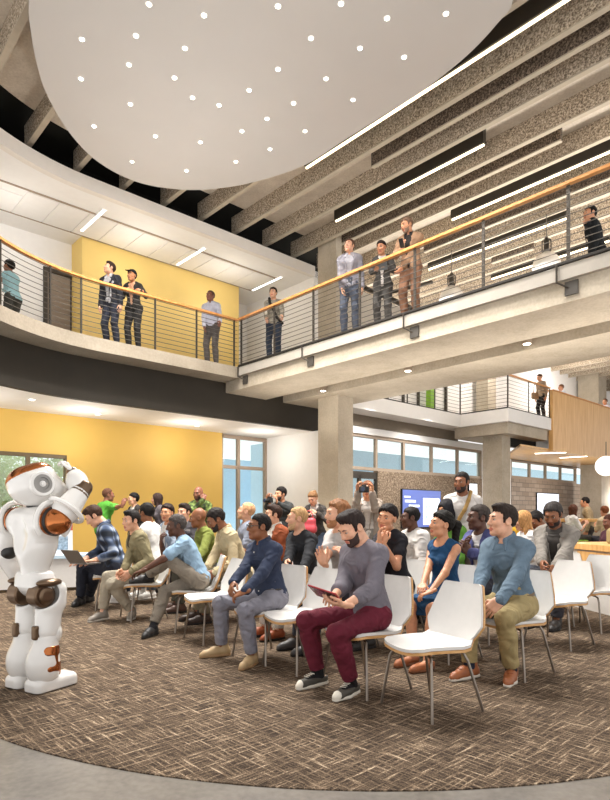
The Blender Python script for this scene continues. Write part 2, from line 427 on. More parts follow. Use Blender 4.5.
# yellow back walls
A0, A1 = onb(-60, 452, 13.16)[0], onb(67, 455, 13.16)[0]
struct(MB().box(-3.5, 13.16, 0, A0, 13.4, 3.45).box(A0, 13.16, 2.56, A1, 13.4, 3.45).box(A0, 13.16, 0, A1, 13.4, 0.25).box(A1, 13.16, 0, 9.04, 13.4, 3.45).build('wall_back', M['yellow'], frame='B'))
struct(MB().box(5.22, 13.16, 4.53, 9.6, 14.4, 7.57).build('wall_gallery', M['yellow2'], frame='B'))
dA, dB = onb(43, 258, 13.78)[0], onb(82, 268, 13.78)[0]
dz = 4.53 + 2.35
struct(MB().box(-3.5, 13.78, 4.53, dA, 14.0, 7.57).box(dA, 13.78, dz, dB, 14.0, 7.57).box(dB, 13.78, 4.53, 5.24, 14.0, 7.57).build('wall_gallery_left', M['white'], frame='B'))
d = MB().box(dA + 0.09, 13.8, 4.53, dB - 0.09, 13.86, dz - 0.09).build('door_1', mat('taupe_door', '8d7f72', 0.5), frame='B'); struct(d)
MB().box(dA, 13.74, 4.53, dA + 0.09, 13.9, dz).box(dB - 0.09, 13.74, 4.53, dB, 13.9, dz).box(dA, 13.74, dz - 0.09, dB, 13.9, dz).box(dA + 0.62, 13.77, 4.53, dA + 0.66, 13.9, dz - 0.09).build('door_frame', M['steel'], d, 'B')
MB().tube([(dB - 0.2, 13.75, 5.5), (dB - 0.2, 13.72, 5.5), (dB - 0.33, 13.72, 5.5)], 0.012).build('door_handle', M['alu'], d, 'B')
struct(MB().box(9.6, 14.2, 4.53, 10.7, 14.4, 7.57).box(10.66, 11.25, 4.53, 10.8, 14.4, 7.57).build('wall_gallery_right', M['white'], frame='B'))
# white block beside the first column and the tall windows
struct(MB().box(10.63, 11.0, 0, 11.9, 13.4, 3.45).build('wall_pier', M['white'], frame='B'))
def window(n, a0, a1, z0, z1, b, muls, trans, fw=0.06, fm=None):
    fm = fm or M['alu']
    w = MB()
    for a in (a0, a1): w.box(a - fw / 2, b - 0.05, z0, a + fw / 2, b + 0.05, z1)
    for z in (z0, z1 - fw): w.box(a0, b - 0.05, z, a1, b + 0.05, z + fw)
    for a in muls: w.box(a - fw / 2, b - 0.045, z0, a + fw / 2, b + 0.045, z1)
    for z in trans: w.box(a0, b - 0.045, z - fw / 2, a1, b + 0.045, z + fw / 2)
    o = struct(w.build('window_%d' % n, fm, frame='B'))
    MB().box(a0, b - 0.006, z0, a1, b + 0.006, z1).build('window_pane', M['glass'], o, 'B'); return o
window(1, A0, A1, 0.25, 2.56, 13.22, [onb(28, 455, 13.2)[0]], [], 0.08, mat('bronze_frame', '6d5c40', 0.5))
window(2, 9.06, 10.6, 0.0, 3.43, 13.25, [onb(239, 436, 13.2)[0]], [2.55], 0.09)
# ---- bridge
BE = -3.0
struct(MB().box(7.76, BE, 4.05, 8.95, 11.16, 4.34).box(9.5, BE, 4.05, 10.95, 11.16, 4.34).build('beam_bridge', M['conc'], frame='B'))
struct(MB().box(7.69, BE, 4.335, 11.1, 11.2, 4.52).build('floor_bridge', mat('pale_screed', 'a9a196', .7, var=.05), frame='B'))
struct(MB().box(9.8, 9.52, 0, 10.32, 10.19, 4.05).build('column_1', concrete('column_concrete', 'b5a894', 'cdc1ae', 1.2), frame='B'))
struct(MB().box(10.3, ona(336, 300, 10.3)[0], 4.52, 10.5, ona(318, 300, 10.3)[0], 8.2).build('column_upper', M['conc'], frame='B'))
struct(MB().box(17.2, 9.43, 0, 17.75, 10.1, 4.1).build('column_2', M['conc'], frame='B'))
struct(MB().box(26.6, 9.9, 0, 27.6, 10.8, 3.45).build('column_3', M['conc'], frame='B'))
struct(MB().box(30.0, 11.3, 4.53, 31.0, 12.3, 8.2).build('column_4', M['conc'], frame='B'))
# ---- second level at the back right
mez = [(10.98, 10.68), (16.8, 10.68), (16.8, 8.99), (40, 8.99), (40, 12.6), (10.98, 12.6)]
struct(MB().prism(mez, 4.13, 4.53).build('floor_mezzanine', M['white'], frame='B'))
struct(MB().box(16.95, 9.1, 3.78, 19.7, 11.0, 4.14).build('beam_mezzanine', M['conc'], frame='B'))
struct(MB().box(17.75, 9.6, 3.5, 19.9, 9.7, 3.8).build('wall_recess', M['blackc'], frame='B'))
struct(MB().box(19.75, 8.93, 3.45, 42, 9.08, 5.48).build('wall_mezzanine', M['wood'], frame='B'))
struct(MB().prism([(17.75, 9.08), (42, 9.08), (42, 11.6), (21.3, 11.6), (19.3, 10.2)], 3.42, 3.5).box(19.75, 8.93, 3.42, 42, 9.08, 3.45).build('ceiling_wood', M['woods'], frame='B'))
struct(MB().box(11.9, 11.35, 3.8, 17.7, 11.5, 4.13).build('wall_brown', M['brown'], frame='B'))
struct(MB().box(11.9, 11.38, 3.6, 19.9, 11.62, 3.82).box(19.9, 11.38, 3.42, 42, 11.62, 3.62).build('trim_4', M['white'], frame='B'))
wl = [onb(p, 450, 11.5)[0] for p in (340, 375.5, 403, 431, 457, 480)]
window(3, wl[0], wl[-1], 2.55, 3.6, 11.5, wl[1:-1], [], 0.09)
a_d = onb(376, 480, 11.5)[0]
struct(MB().box(a_d, 11.42, 0, 21.3, 11.6, 2.55).build('wall_tile', M['tile'], frame='B'))
window(4, wl[0], a_d, 0.0, 2.5, 11.5, [onb(359, 480, 11.5)[0]], [2.35], 0.1, M['steel'])
p_r = onb(471, 475, 11.4)[0]; 
wr = [onb(p, 470, 11.5)[0] for p in (510, 529, 545, 560, 575)]
struct(MB().box(wl[-1], 11.4, 0, wr[0] - 0.1, 11.64, 3.62).build('wall_pier_right', M['white'], frame='B'))
window(5, wr[0], wr[-1], 2.66, 3.46, 11.5, wr[1:-1], [], 0.12)
struct(MB().box(wr[0], 11.42, 0, 45, 11.6, 2.66).build('wall_brick', M['brick'], frame='B'))
wf = [onb(p, 470, 11.5)[0] for p in (585, 597, 610)]
window(6, wf[0], wf[-1] + 4, 2.66, 3.46, 11.5, wf[1:], [], 0.14)
struct(MB().box(11.0, 12.4, 4.53, 45, 12.6, 8.4).build('wall_upper_back', M['white'], frame='B'))
struct(MB().box(17.0, 12.0, 4.53, 17.25, 12.2, 8.0).build('column_green', mat('green_paint', '7fae2e', 0.6), frame='B'))
lf = MB()
for k in range(9): lf.box(11.6 + 0.85 * k, 12.3, 4.53, 11.68 + 0.85 * k, 12.38, 7.6)
struct(lf.build('trim_5', M['steel'], frame='B'))
struct(MB().box(20.3, 11.7, 4.53, 20.9, 12.2, 8.0).build('column_5', M['conc'], frame='B'))
# ---- ceiling above the atrium
def bend(a, off=0.98):
    r = RR + off
    if a < CA - r * 0.7071: return CB + r * 0.7071 + (a - (CA - r * 0.7071))
    return CB + math.sqrt(max(0.0, r * r - (CA - a) ** 2)) if a < CA else (CB + r if a < 12 else 14.0)
dk = arc(0.45) + [(12, CB + RR + 0.45), (12, 14.5), (48, 14.5), (48, 1.0), (1.0, 1.0)]
struct(MB().prism(dk, 8.4, 8.6).build('ceiling_deck', M['concd'], frame='B'))
struct(MB().box(-3.5, 0.5, 8.62, 12, 14.6, 8.7).box(-3.5, 12.4, 7.7, 12, 12.5, 8.62).build('ceiling_plenum', M['blackc'], frame='B'))
n = 0
for k in range(36):
    a = 2.55 + 0.95 * k
    e = bend(a); s = 1.0 if a < 14 else 4.0
    if e - s < 0.5: continue
    m = MB().box(a - 0.045, s, 8.035, a + 0.045, e, 8.41, 0).box(a - 0.05, s, 8.01, a + 0.05, e, 8.035, 1)
    n += 1; struct(m.build('beam_%d' % n, [M['spk'], M['edge']], frame='B'))
sec = [(8.675, onz(372, 168, 8.01)[1], 1.0), (10.57, onz(336, 250, 8.01)[1], onz(560, 140, 8.01)[1]), (12.47, onz(425, 253, 8.01)[1], 3.0), (14.37, onz(478, 256, 8.01)[1], 7.0)]
for a, e, s in sec:
    m = MB().box(a - 0.04, s, 8.035, a + 0.04, e, 8.41, 0).box(a - 0.045, s, 8.01, a + 0.045, e, 8.035, 1)
    n += 1; struct(m.build('beam_%d' % n, [M['spkd'], M['edge']], frame='B'))
leds = [(7.72, 8.37, 1.2, 'longest warm light strip, slung along the ceiling right beside the round white ceiling disc'),
        (9.63, 9.43, 5.62, 'dark boxed light strip hanging over the three people at the bridge rail'),
        (11.55, onz(440, 213, 8.01)[1], 3.2, 'warm light strip just above the wooden bridge handrail on the right'),
        (13.42, onz(425, 268, 8.01)[1], onz(566, 217, 8.01)[1], 'light strip seen through the bridge cables above the two dome lamps'),
        (15.3, onz(491, 279, 8.01)[1], 5.5, 'lowest light strip seen through the bridge cables beside the right dome lamp')]
dkm = mat('black_housing', '2c261d', 0.6)
for a, e, s, lb in leds:
    t = empty('ceiling_light', W(a, (e + s) / 2, 8.0), 0, lb, 'light', 'light strips between the ceiling panels')
    c = W(a, (e + s) / 2, 8.0); h = (e - s) / 2
    MB().box(-0.05, -h, 0.03, 0.05, h, 0.4).build('housing', dkm, t, rz=BROT)
    MB().box(-0.016, -h + 0.01, -0.004, 0.016, h - 0.01, 0.03).build('diffuser', M['led'], t, rz=BROT)
# cloud disc
CP = [onz(x, y, 7.6) for x, y in [(29, 5), (31, 32), (36, 60), (44, 88), (56, 112), (72, 136), (93, 158), (120, 175), (150, 185.5), (190, 190), (230, 187), (265, 179), (305, 165), (342, 141.6), (381, 117), (421, 91.8), (450, 70), (473, 50), (497, 24), (513, 0)]]
c0, c1 = CP[0], CP[-1]
mx_ = [(c0[0] * (1 - t) + c1[0] * t, c0[1] * (1 - t) + c1[1] * t) for t in (0.06, 0.18, 0.34, 0.5, 0.66, 0.82, 0.94)]
dn = Vector((c1[1] - c0[1], c0[0] - c1[0])).normalized()
if dn.y > 0: dn = -dn
CP = CP + [(q[0] + dn.x * d_, q[1] + dn.y * d_) for q, d_ in zip(mx_[::-1], (0.55, 1.25, 1.75, 1.95, 1.75, 1.25, 0.55))]
el = []; n_ = len(CP)
for i in range(n_):
    p0, p1, p2, p3 = (Vector(CP[(i + k) % n_]) for k in (-1, 0, 1, 2))
    for t in (0, .25, .5, .75): el.append(tuple(0.5 * ((2 * p1) + (p2 - p0) * t + (2 * p0 - 5 * p1 + 4 * p2 - p3) * t * t + (3 * p1 - p0 - 3 * p2 + p3) * t ** 3)))
cl = MB().prism(el, 7.6, 7.78).build('ceiling_cloud', M['cloud'], frame='B'); struct(cl)
DL = [(149, 4), (204, 15), (278, 6), (82, 39), (136, 35.5), (185, 48), (81, 78.5), (129, 64.5), (174.5, 77.5), (130.5, 104), (192.5, 97.5), (219, 105), (94, 126), (155.5, 136), (200.5, 142), (242, 131), (132, 161.5), (186.5, 170.5), (236, 161.5),
      (267, 118.5), (270, 149), (249, 90), (278, 69), (293.5, 103), (311, 38), (305, 131), (341, 3.5), (387, 18), (446, 13.5), (360, 48), (404, 57), (326, 78.5), (353, 99.5), (294, 102)][:-1]
for p in DL:
    a, b = onz(p[0], p[1], 7.6); c = W(a, b, 7.6)
    t = empty('downlight', c, 0, 'small round downlight set into the large white ceiling disc', 'light', 'downlights in the white ceiling disc')
    MB().lathe([(0.024, -0.004), (0.044, -0.006), (0.044, 0.004)], 16).build('trim_ring', M['white'], t)
    MB().lathe([(0.027, -0.012), (0.027, -0.002)], 14).build('lens', M['lamp'], t)
def spot(name, loc, power, size=R(110), col=(1, .97, .92), rad=0.08, aim=(0, 0, -1)):
    l = bpy.data.lights.new(name, 'SPOT'); l.energy = power; l.spot_size = size; l.spot_blend = 0.9; l.color = col; l.shadow_soft_size = rad
    o = bpy.data.objects.new(name, l); COL.objects.link(o); o.location = loc
    o.rotation_euler = Vector((0, 0, -1)).rotation_difference(Vector(aim).normalized()).to_euler(); return o
for i in range(0, len(DL), 2):
    a, b = onz(DL[i][0], DL[i][1], 7.6); spot('downlight_beam', W(a, b, 7.56), 420, R(125))
# gallery ceiling light strips and low ceiling downlights
for (p, q, lb) in [((82, 231), (104, 210), 'short bright light strip in the white ceiling at the edge of the yellow gallery wall'), ((178, 265), (204, 248), 'bright light strip in the white ceiling above the yellow gallery wall'), ((253, 290.5), (281, 277), 'light strip in the white ceiling above the man with the camera straps')]:
    a0, b0 = onz(*p, 7.545); a1, b1 = onz(*q, 7.545); am = (a0 + a1) / 2
    t = empty('ceiling_light', W(am, (b0 + b1) / 2, 7.545), 0, lb, 'light', 'light strips of the gallery ceiling')
    h = abs(b0 - b1) / 2
    MB().box(-0.06, -h, 0, 0.06, h, 0.03).build('housing', M['white'], t, rz=BROT)
    MB().box(-0.026, -h, -0.006, 0.026, h, 0).build('diffuser', M['ledw'], t, rz=BROT)
for p, lb in [((32, 399.5), 'small recessed downlight in the low white ceiling above the robot'), ((98, 414), 'recessed downlight in the low white ceiling above the man in green polo'), ((197, 425.5), 'small recessed downlight in the low white ceiling by the tall window')]:
    a, b = onz(*p, 3.45)
    t = empty('downlight', W(a, b, 3.45), 0, lb, 'light')
    MB().lathe([(0.05, -0.004), (0.085, -0.006), (0.085, 0.004)], 16).build('trim_ring', M['white'], t)
    MB().lathe([(0.05, -0.01), (0.05, -0.002)], 14).build('lens', M['lamp'], t)
for p, lb in [((408, 371), 'small round spotlight under the bridge, the middle one of three'), ((527, 344), 'small round spotlight under the bridge, nearest to the right edge'), ((323, 391), 'small round spotlight under the bridge, beside the top of the big column')]:
    b, z = ona(p[0], p[1], 9.36)
    t = empty('ceiling_spotlight', W(9.36, b, 4.335), 0, lb, 'light')
    MB().lathe([(0.075, z - 4.335), (0.08, z - 4.335), (0.08, 0.0)], 18).build('body', M['alu'], t)
    MB().lathe([(0.06, z - 4.341), (0.06, z - 4.325)], 14).build('lens', M['lamp'], t)
for k, (p, q) in enumerate([((535, 453.7), (566, 452.7)), ((560, 458), (587, 456.4))]):
    A_, B_ = Vector(onz(*p, 3.41)), Vector(onz(*q, 3.41)); m_ = (A_ + B_) / 2; h = (A_ - B_).length / 2
    t = empty('ceiling_light', W(m_.x, m_.y, 3.418), BROT + math.atan2(B_.y - A_.y, B_.x - A_.x), ('front', 'rear')[k] + ' light strip in the wooden soffit under the wood clad balcony', 'light', 'light strips of the wooden soffit')
    MB().box(-h, -0.06, -0.012, h, 0.06, 0.0).build('diffuser', M['ledw'], t)
# ---- railings
def railing(path, posts, z, label, group=None, bottom=True, brackets=(), ncab=11, top=1.07, capmat=None, hw=0.035):
    t = empty('railing', W(path[0][0], path[0][1], z), 0, label, 'railing', group)
    inv = W(path[0][0], path[0][1], z)
    P = [W(a, b, z) - inv for a, b in path]; up = Vector((0, 0, 1))
    hr = MB()
    for i in range(len(P) - 1):
        d = (P[i + 1] - P[i]); d.normalize(); s = Vector((-d.y, d.x, 0)) * hw; q = [P[i], P[i + 1]]
        q0, q1 = P[i] - d * 0.004, P[i + 1] + d * 0.004
        v = [q0 - s, q1 - s, q1 + s, q0 + s]
        hr.add([p + up * (top - 0.042) for p in v] + [p + up * top for p in v], [(0, 3, 2, 1), (4, 5, 6, 7), (0, 1, 5, 4), (1, 2, 6, 5), (2, 3, 7, 6), (3, 0, 4, 7)])
    hr.build('handrail', capmat or M['rail'], t)
    for k in range(ncab):
        MB().tube([p + up * (0.09 + (top - 0.16) * k / (ncab - 1)) for p in P], 0.0065, 6).build('cable', M['cable'], t, smooth=True)
    if bottom: MB().tube([p + up * 0.02 for p in P], 0.028, 6).build('bottom_rail', mat('black_rail', '2a2622', .5, .3), t)
    for (a, b, dirn) in posts:
        p = W(a, b, z) - inv; d = Vector((UA[0], UA[1], 0)) * dirn[0] + Vector((UB[0], UB[1], 0)) * dirn[1]; s = Vector((-d.y, d.x, 0))
        v = [p + d * x + s * y for x, y in ((-.022, -.01), (.022, -.01), (.022, .01), (-.022, .01))]
        MB().add(v + [q + up * (top - 0.045) for q in v], [(0, 3, 2, 1), (4, 5, 6, 7), (0, 1, 5, 4), (1, 2, 6, 5), (2, 3, 7, 6), (3, 0, 4, 7)]).build('post', M['steel'], t)
    for (a, b) in brackets:
        p = W(a, b, z) - inv; u = Vector((UA[0], UA[1], 0)); w = Vector((UB[0], UB[1], 0))
        br = MB().tube([p + up * 0.02, p - u * 0.03 + up * 0.0, p - u * 0.03 - up * 0.22, p + u * 0.045 - w * 0.12 - up * 0.3], 0.014, 6).build('bracket', M['steel'], t)
        c = p + u * 0.055 - w * 0.16 - up * 0.31
        v = [c + w * x + up * y for x, y in ((-.085, -.09), (.085, -.09), (.085, .09), (-.085, .09))]
        MB().add([q - u * 0.012 for q in v] + [q + u * 0.015 for q in v], [(0, 3, 2, 1), (4, 5, 6, 7), (0, 1, 5, 4), (1, 2, 6, 5), (2, 3, 7, 6), (3, 0, 4, 7)]).build('plate', mat('grey_steel', '4d4842', 0.5, 0.3), br)
    return t
gp = arc(0.03) + [(7.69, CB + RR + 0.03)]
def galpost(px, py):
    a, b = onz(px, py, 4.53); 
    if a < CA:
        v = Vector((a - CA, b - CB)); v = v.normalized() * (RR + 0.03); return (CA + v.x, CB + v.y, (v.normalized().x, v.normalized().y))
    return (a, CB + RR + 0.03, (0, 1))
railing(gp, [galpost(3, 305), galpost(55, 324), galpost(82, 333.8), galpost(156.5, 349.5), galpost(198.5, 358), galpost(236, 366)], 4.53, 'curved cable railing with wooden handrail along the yellow gallery', bottom=False, hw=0.036)
bp = [(7.69, CB + RR - 0.02), (7.69, 0.8)]
def bpost(px): return (7.70, ona(px, 350, 7.69)[0], (0, 1))
railing(bp, [bpost(p) for p in (241, 274, 313, 359.5, 414.5, 483, 568)], 4.53, 'straight cable railing with wooden handrail along the concrete bridge', brackets=[(7.69, ona(p, 330, 7.69)[0]) for p in (239, 303, 404.5, 557.5)], hw=0.036)
mp = [(12.2, 10.72), (16.84, 10.72), (16.84, 9.03), (19.72, 9.03)]
railing(mp, [(16.84, 10.72, (0, 1)), (16.84, 9.03, (0, 1)), (18.2, 9.03, (1, 0)), (14.0, 10.72, (1, 0)), (15.4, 10.72, (1, 0)), (19.7, 9.03, (1, 0))], 4.53, 'distant cable railing around the white balcony corner above the second column', ncab=9, hw=0.03)
MB().box(19.75, 8.9, 5.48, 42, 9.12, 5.52).build('trim_6', M['rail'], frame='B')['kind'] = 'structure'
# stair wall with dark rail behind the bridge
def pa(px, py, a): b, z = ona(px, py, a); return (b, z)
q = [pa(340, 282, 11.3), pa(366, 293, 11.3), pa(414, 313, 11.3), pa(430, 335, 11.3), pa(340, 345, 11.3)]
v = [(11.3, b, z) for b, z in q] + [(11.42, b, z) for b, z in q]
k = len(q)
struct(MB().add(v, [tuple(range(k)), tuple(range(2 * k - 1, k - 1, -1))] + [(i, (i + 1) % k, k + (i + 1) % k, k + i) for i in range(k)]).build('wall_stair', M['whitew'], frame='B'))
st = empty('stair_handrail', W(11.25, 9.5, 4.5), 0, 'dark handrail sloping down the white stair wall behind the bridge', 'handrail')
def rel(b, z, a=11.2): return W(a, b, z) - W(11.25, 9.5, 4.5)
MB().tube([rel(*pa(350, 279, 11.2)), rel(*pa(367, 289, 11.2)), rel(*pa(384, 296, 11.2)), rel(*pa(412, 309, 11.2))], 0.06, 6).build('rail', M['steel'], st)
MB().tube([rel(*pa(376, 297, 11.2)), rel(*pa(392, 292, 11.2)), rel(*pa(432, 282, 11.2))], 0.045, 6).build('rail', M['steel'], st)
# dome pendants
steelp = mat('brushed_steel', 'dedad4', 0.35, 0.45, var=0.04)
for px, py, lb in [(451.5, 300, 'left one of the two steel dome lamps beyond the bridge railing'), (546.5, 268, 'right one of the two steel dome lamps beyond the bridge railing')]:
    t_ = (px - CX) / F; Y = 12.9 / (UA[0] * t_ + UA[1]); z = CAMH + (HOR - py) * Y / F
    t = empty('dome_pendant', (t_ * Y, Y, z), 0, lb, 'lamp', 'steel dome lamps beyond the bridge')
    MB().lathe([(0.30, 0.0), (0.31, 0.02), (0.30, 0.10), (0.265, 0.19), (0.20, 0.27), (0.12, 0.32), (0.08, 0.34), (0.07, 0.36)], 28).build('shade', steelp, t, smooth=True)
    cg = MB()
    for k in range(8):
        w_ = 2 * math.pi * k / 8; x, y = 0.1 * math.cos(w_), 0.1 * math.sin(w_)
        cg.tube([(x * 0.7, y * 0.7, 0.36), (x, y, 0.42), (x, y, 0.6), (x * 0.7, y * 0.7, 0.64)], 0.014, 5)
    cg.lathe([(0.06, 0.36), (0.06, 0.64), (0.03, 0.7)], 12).build('heat_sink', M['steel'], t)
    MB().tube([(0, 0, 0.68), (0, 0, 8.02 - z)], 0.012, 6).build('stem', M['cable'], t)
    MB().lathe([(0.24, 0.005), (0.24, 0.02)], 20).build('lens', emit('lamp_soft', 'fff4e0', 3.0), t)
# ---- outdoors
o = MB().box(12.0, 25.0, -0.2, 24, 27, 4.1).build('exterior_building', M['teal'], frame='B'); struct(o)
struct(MB().box(17.5, 21, -0.2, 75, 23, 4.65).build('exterior_building.001', M['teal'], frame='B'))
for i, (a, b, h, r) in enumerate([(0.6, 18, 1.3, 1.45), (3.6, 18, 1.4, 1.45), (6.6, 18, 1.2, 1.45), (2.1, 21, 1.5, 1.5), (5.1, 21, 1.6, 1.5), (-1.0, 21, 1.6, 1.5), (8.2, 21, 1.6, 1.5), (3.6, 24, 2.2, 1.5), (6.7, 24, 2.2, 1.5), (0.5, 24, 2.2, 1.5)]):
    t = empty('garden_tree', W(a, b, 0), 0, 'pale green leafy tree outside the window behind the robot', 'tree', 'trees outside the window behind the robot')
    MB().tube([(0, 0, -0.1), (0.1, 0, 1.2), (0, 0.1, h)], [0.16, 0.12, 0.08], 8).build('trunk', mat('bark', '7a6a55', 0.9), t)
    fv = []; ff = []; rs = np.random.RandomState(i)
    for k in range(1500):
        u = rs.normal(size=3); u /= np.linalg.norm(u); c = u * r * rs.uniform(0.35, 1) ** 0.6 * np.array([1, 1, 0.85]) + np.array([0, 0, h + 0.6])
        e1 = rs.normal(size=3); e1 /= np.linalg.norm(e1); e2 = np.cross(e1, rs.normal(size=3)); e2 /= np.linalg.norm(e2); s_ = rs.uniform(0.06, 0.14)
        n0 = len(fv); fv += [c - e1 * s_, c + e2 * s_ * 0.5, c + e1 * s_, c - e2 * s_ * 0.5]; ff.append((n0, n0 + 1, n0 + 2, n0 + 3))
    MB().add(fv, ff).build('foliage', M['leaf'], t)
struct(MB().box(-14, 13.6, -0.25, 11, 40, -0.02).build('exterior_lawn', mat('lawn', 'a9b98a', 0.9, var=0.2, scale=4), frame='B'))
# ---- world, camera
w = bpy.data.worlds.new('sky_and_fill'); scene.world = w; w.use_nodes = True
nt = w.node_tree; tc = nt.nodes.new('ShaderNodeTexCoord'); sp = nt.nodes.new('ShaderNodeSeparateXYZ'); nt.links.new(tc.outputs['Generated'], sp.inputs[0])
rm = nd(nt, 'ShaderNodeMapRange'); rm.inputs['From Min'].default_value = -0.25; rm.inputs['From Max'].default_value = 0.15; rm.inputs['To Min'].default_value = 2.2; rm.inputs['To Max'].default_value = 1.25  # strength raised below the horizon as fill for undersides
nt.links.new(sp.outputs['Z'], rm.inputs['Value']); bg = nt.nodes['Background']; nt.links.new(rm.outputs[0], bg.inputs['Strength']); bg.inputs['Color'].default_value = (1.0, 0.985, 0.97, 1)
cam = bpy.data.cameras.new('camera'); co = bpy.data.objects.new('camera', cam); COL.objects.link(co); scene.camera = co
co.location = (0, 0, CAMH); co.rotation_euler = (R(90), 0, 0)
cam.sensor_width = 36.0; cam.sensor_fit = 'AUTO'; cam.lens = F / 800 * 36.0; cam.shift_y = (HOR - 400) / 800; cam.clip_start = 0.05; cam.clip_end = 300
scene.view_settings.view_transform = 'Standard'; scene.view_settings.look = 'None'; scene.view_settings.gamma = 1.0; scene.view_settings.exposure = -0.08

def lamp(name, loc, power, rad=0.25, col=(1, .965, .91)):
    l = bpy.data.lights.new(name, 'POINT'); l.energy = power; l.shadow_soft_size = rad; l.color = col
    o = bpy.data.objects.new(name, l); COL.objects.link(o); o.location = loc; return o
for a, b, z, p in ((2.5, 12.0, 2.9, 26), (4.9, 12.2, 2.9, 26), (7.4, 12.2, 2.9, 26), (9.6, 12.2, 2.9, 26), (19.5, 9.6, 1.9, 60), (23.5, 9.6, 1.9, 80), (28, 9.6, 1.9, 100)):
    lamp('back_fill', W(a, b, z), p)  # added point fills in mid-air, brightening the low rear areas
for a, b, z, p in ((6.2, 12.3, 6.7, 22), (8.6, 12.3, 6.7, 22), (3.5, 12.4, 6.7, 20), (14, 11.3, 7.0, 120), (20, 10.5, 7.0, 160), (26, 10.8, 7.0, 200)):
    lamp('gallery_fill', W(a, b, z), p)  # invented sources that lift the gallery and the upper rear hall

for a, b, z, p in ((8.6, 9.6, 2.3, 110), (8.8, 7.4, 2.3, 130), (9.4, 5.2, 2.3, 145), (9.4, 3.0, 2.3, 160), (9.4, .8, 2.3, 160), (11.5, 8.6, 2.3, 110), (14.5, 8.0, 2.3, 200), (12.3, 8.9, 4.65, 420), (12.3, 6.2, 4.65, 420), (12.3, 3.8, 4.65, 420), (14.5, 8.0, 4.7, 520), (14.5, 4.0, 4.7, 480), (19.5, 6.0, 4.7, 520), (5.5, 9.0, 4.3, 200)):
    spot('upward_fill', W(a, b, z), p, R(140), (1, .955, .89), .3, (0, 0, 1))  # upward spots put in to brighten soffits and the ceiling deck

for a, b, z, p in ((12.3, 10.1, 4.25, 300), (15.0, 10.1, 4.25, 300), (13.5, 7.0, 5.0, 420), (13.0, 4.5, 5.0, 380)):
    spot('spot_fill', W(a, b, z), p, R(125), (1, .97, .92), .12, (UB[0] * .35, UB[1] * .35, -1))  # extra spots without a fitting, lightening the area before the back wall
# ================================================================ CHAIRS
M['pad'] = mat('white_upholstery', 'd9d6d2', 0.65, var=0.02, scale=20)
M['ply'] = woodmat('plywood_shell', 'c08a4d', 'ddb07a', (4, 4, 30), 0.45)
M['chrome'] = mat('steel_leg', '8d8379', 0.3, 0.85, var=0.04)
def panel(outline, thick, curve, nseg=1):
    """outline: list of (u, x) -> half width along the profile; curve(u, off) -> (y, z)"""
    v = []; f = []; n = len(outline); K = 6
    for side in (0, 1):
        for u, hw in outline:
            for k in range(K + 1):
                x = -hw + 2 * hw * k / K; dish = -0.022 * (1 - (2 * k / K - 1) ** 2)
                y, z = curve(u, dish + (thick if side else 0)); v.append((x, y, z))
    S = n * (K + 1)
    for i in range(n - 1):
        for k in range(K):
            a = i * (K + 1) + k; b = a + 1; c = a + K + 2; d = a + K + 1
            f.append((a, d, c, b)); f.append((S + a, S + b, S + c, S + d))
    for i in range(n - 1):
        for k in (0, K):
            a = i * (K + 1) + k; d = a + K + 1; f.append((a, S + a, S + d, d) if k else (a, d, S + d, S + a))
    for i in (0, n - 1):
        for k in range(K):
            a = i * (K + 1) + k; f.append((a, a + 1, S + a + 1, S + a) if i == 0 else (a, S + a, S + a + 1, a + 1))
    return v, f
def seatcurve(u, off):                       # u 0 (front) .. 1 (rear)
    y = 0.235 - 0.45 * u; z = 0.452 - 0.03 * u + (-0.02 * (1 - u / 0.2) ** 2 if u < 0.2 else 0) + (0.05 * ((u - 0.8) / 0.2) ** 2 if u > 0.8 else 0)
    return (y, z + off)
def backcurve(u, off):                       # u 0 (bottom) .. 1 (top)
    y = -0.195 - 0.125 * u ** 0.9; z = 0.45 + 0.375 * u; return (y + off * 0.96, z + off * 0.25)
SO = [(0.0, 0.15), (0.04, 0.185), (0.12, 0.205), (0.4, 0.225), (0.68, 0.238), (0.86, 0.215), (1.0, 0.18)]
BO = [(0.0, 0.17), (0.12, 0.205), (0.28, 0.238), (0.5, 0.218), (0.72, 0.192), (0.92, 0.168), (0.98, 0.160), (1.0, 0.142)]
def make_chair():
    t = empty('audience_chair', (0, 0, 0)); t.scale = (1, 1, .955)
    g = lambda o, e: [(u, w + e) for u, w in o]
    MB().add(*panel(g(SO, 0.004), 0.018, lambda u, o: seatcurve(u, o - 0.02))).add(*panel(g(BO, 0.004), 0.016, lambda u, o: backcurve(u, o - 0.018))).build('shell', M['ply'], t, smooth=True)
    MB().add(*panel(SO, 0.02, seatcurve)).build('seat', M['pad'], t, smooth=True)
    MB().add(*panel(BO, 0.02, backcurve)).build('backrest', M['pad'], t, smooth=True)
    for sx in (-1, 1):
        for y0, y1, y2 in ((0.06, 0.13, 0.2), (-0.05, -0.12, -0.24)):
            MB().tube([(sx * 0.03, y0, 0.395), (sx * 0.13, y1, 0.398), (sx * 0.17, y1 * 1.12, 0.385), (sx * 0.19, y1 * 1.25, 0.34), (sx * 0.235, y2, 0.0)], 0.0095, 8).build('leg', M['chrome'], t, smooth=True)
    return t
proto_chair = None
def chair(x, y, yaw, label, group=None):
    global proto_chair
    if proto_chair is None: o = proto_chair = make_chair()
    else: o = copy_tree(proto_chair)
    o.location = (x, y, 0); o.rotation_euler[2] = yaw
    for k in ('group',):
        if k in o: del o[k]
    return tag(o, label, 'chair', group or 'white audience chairs')
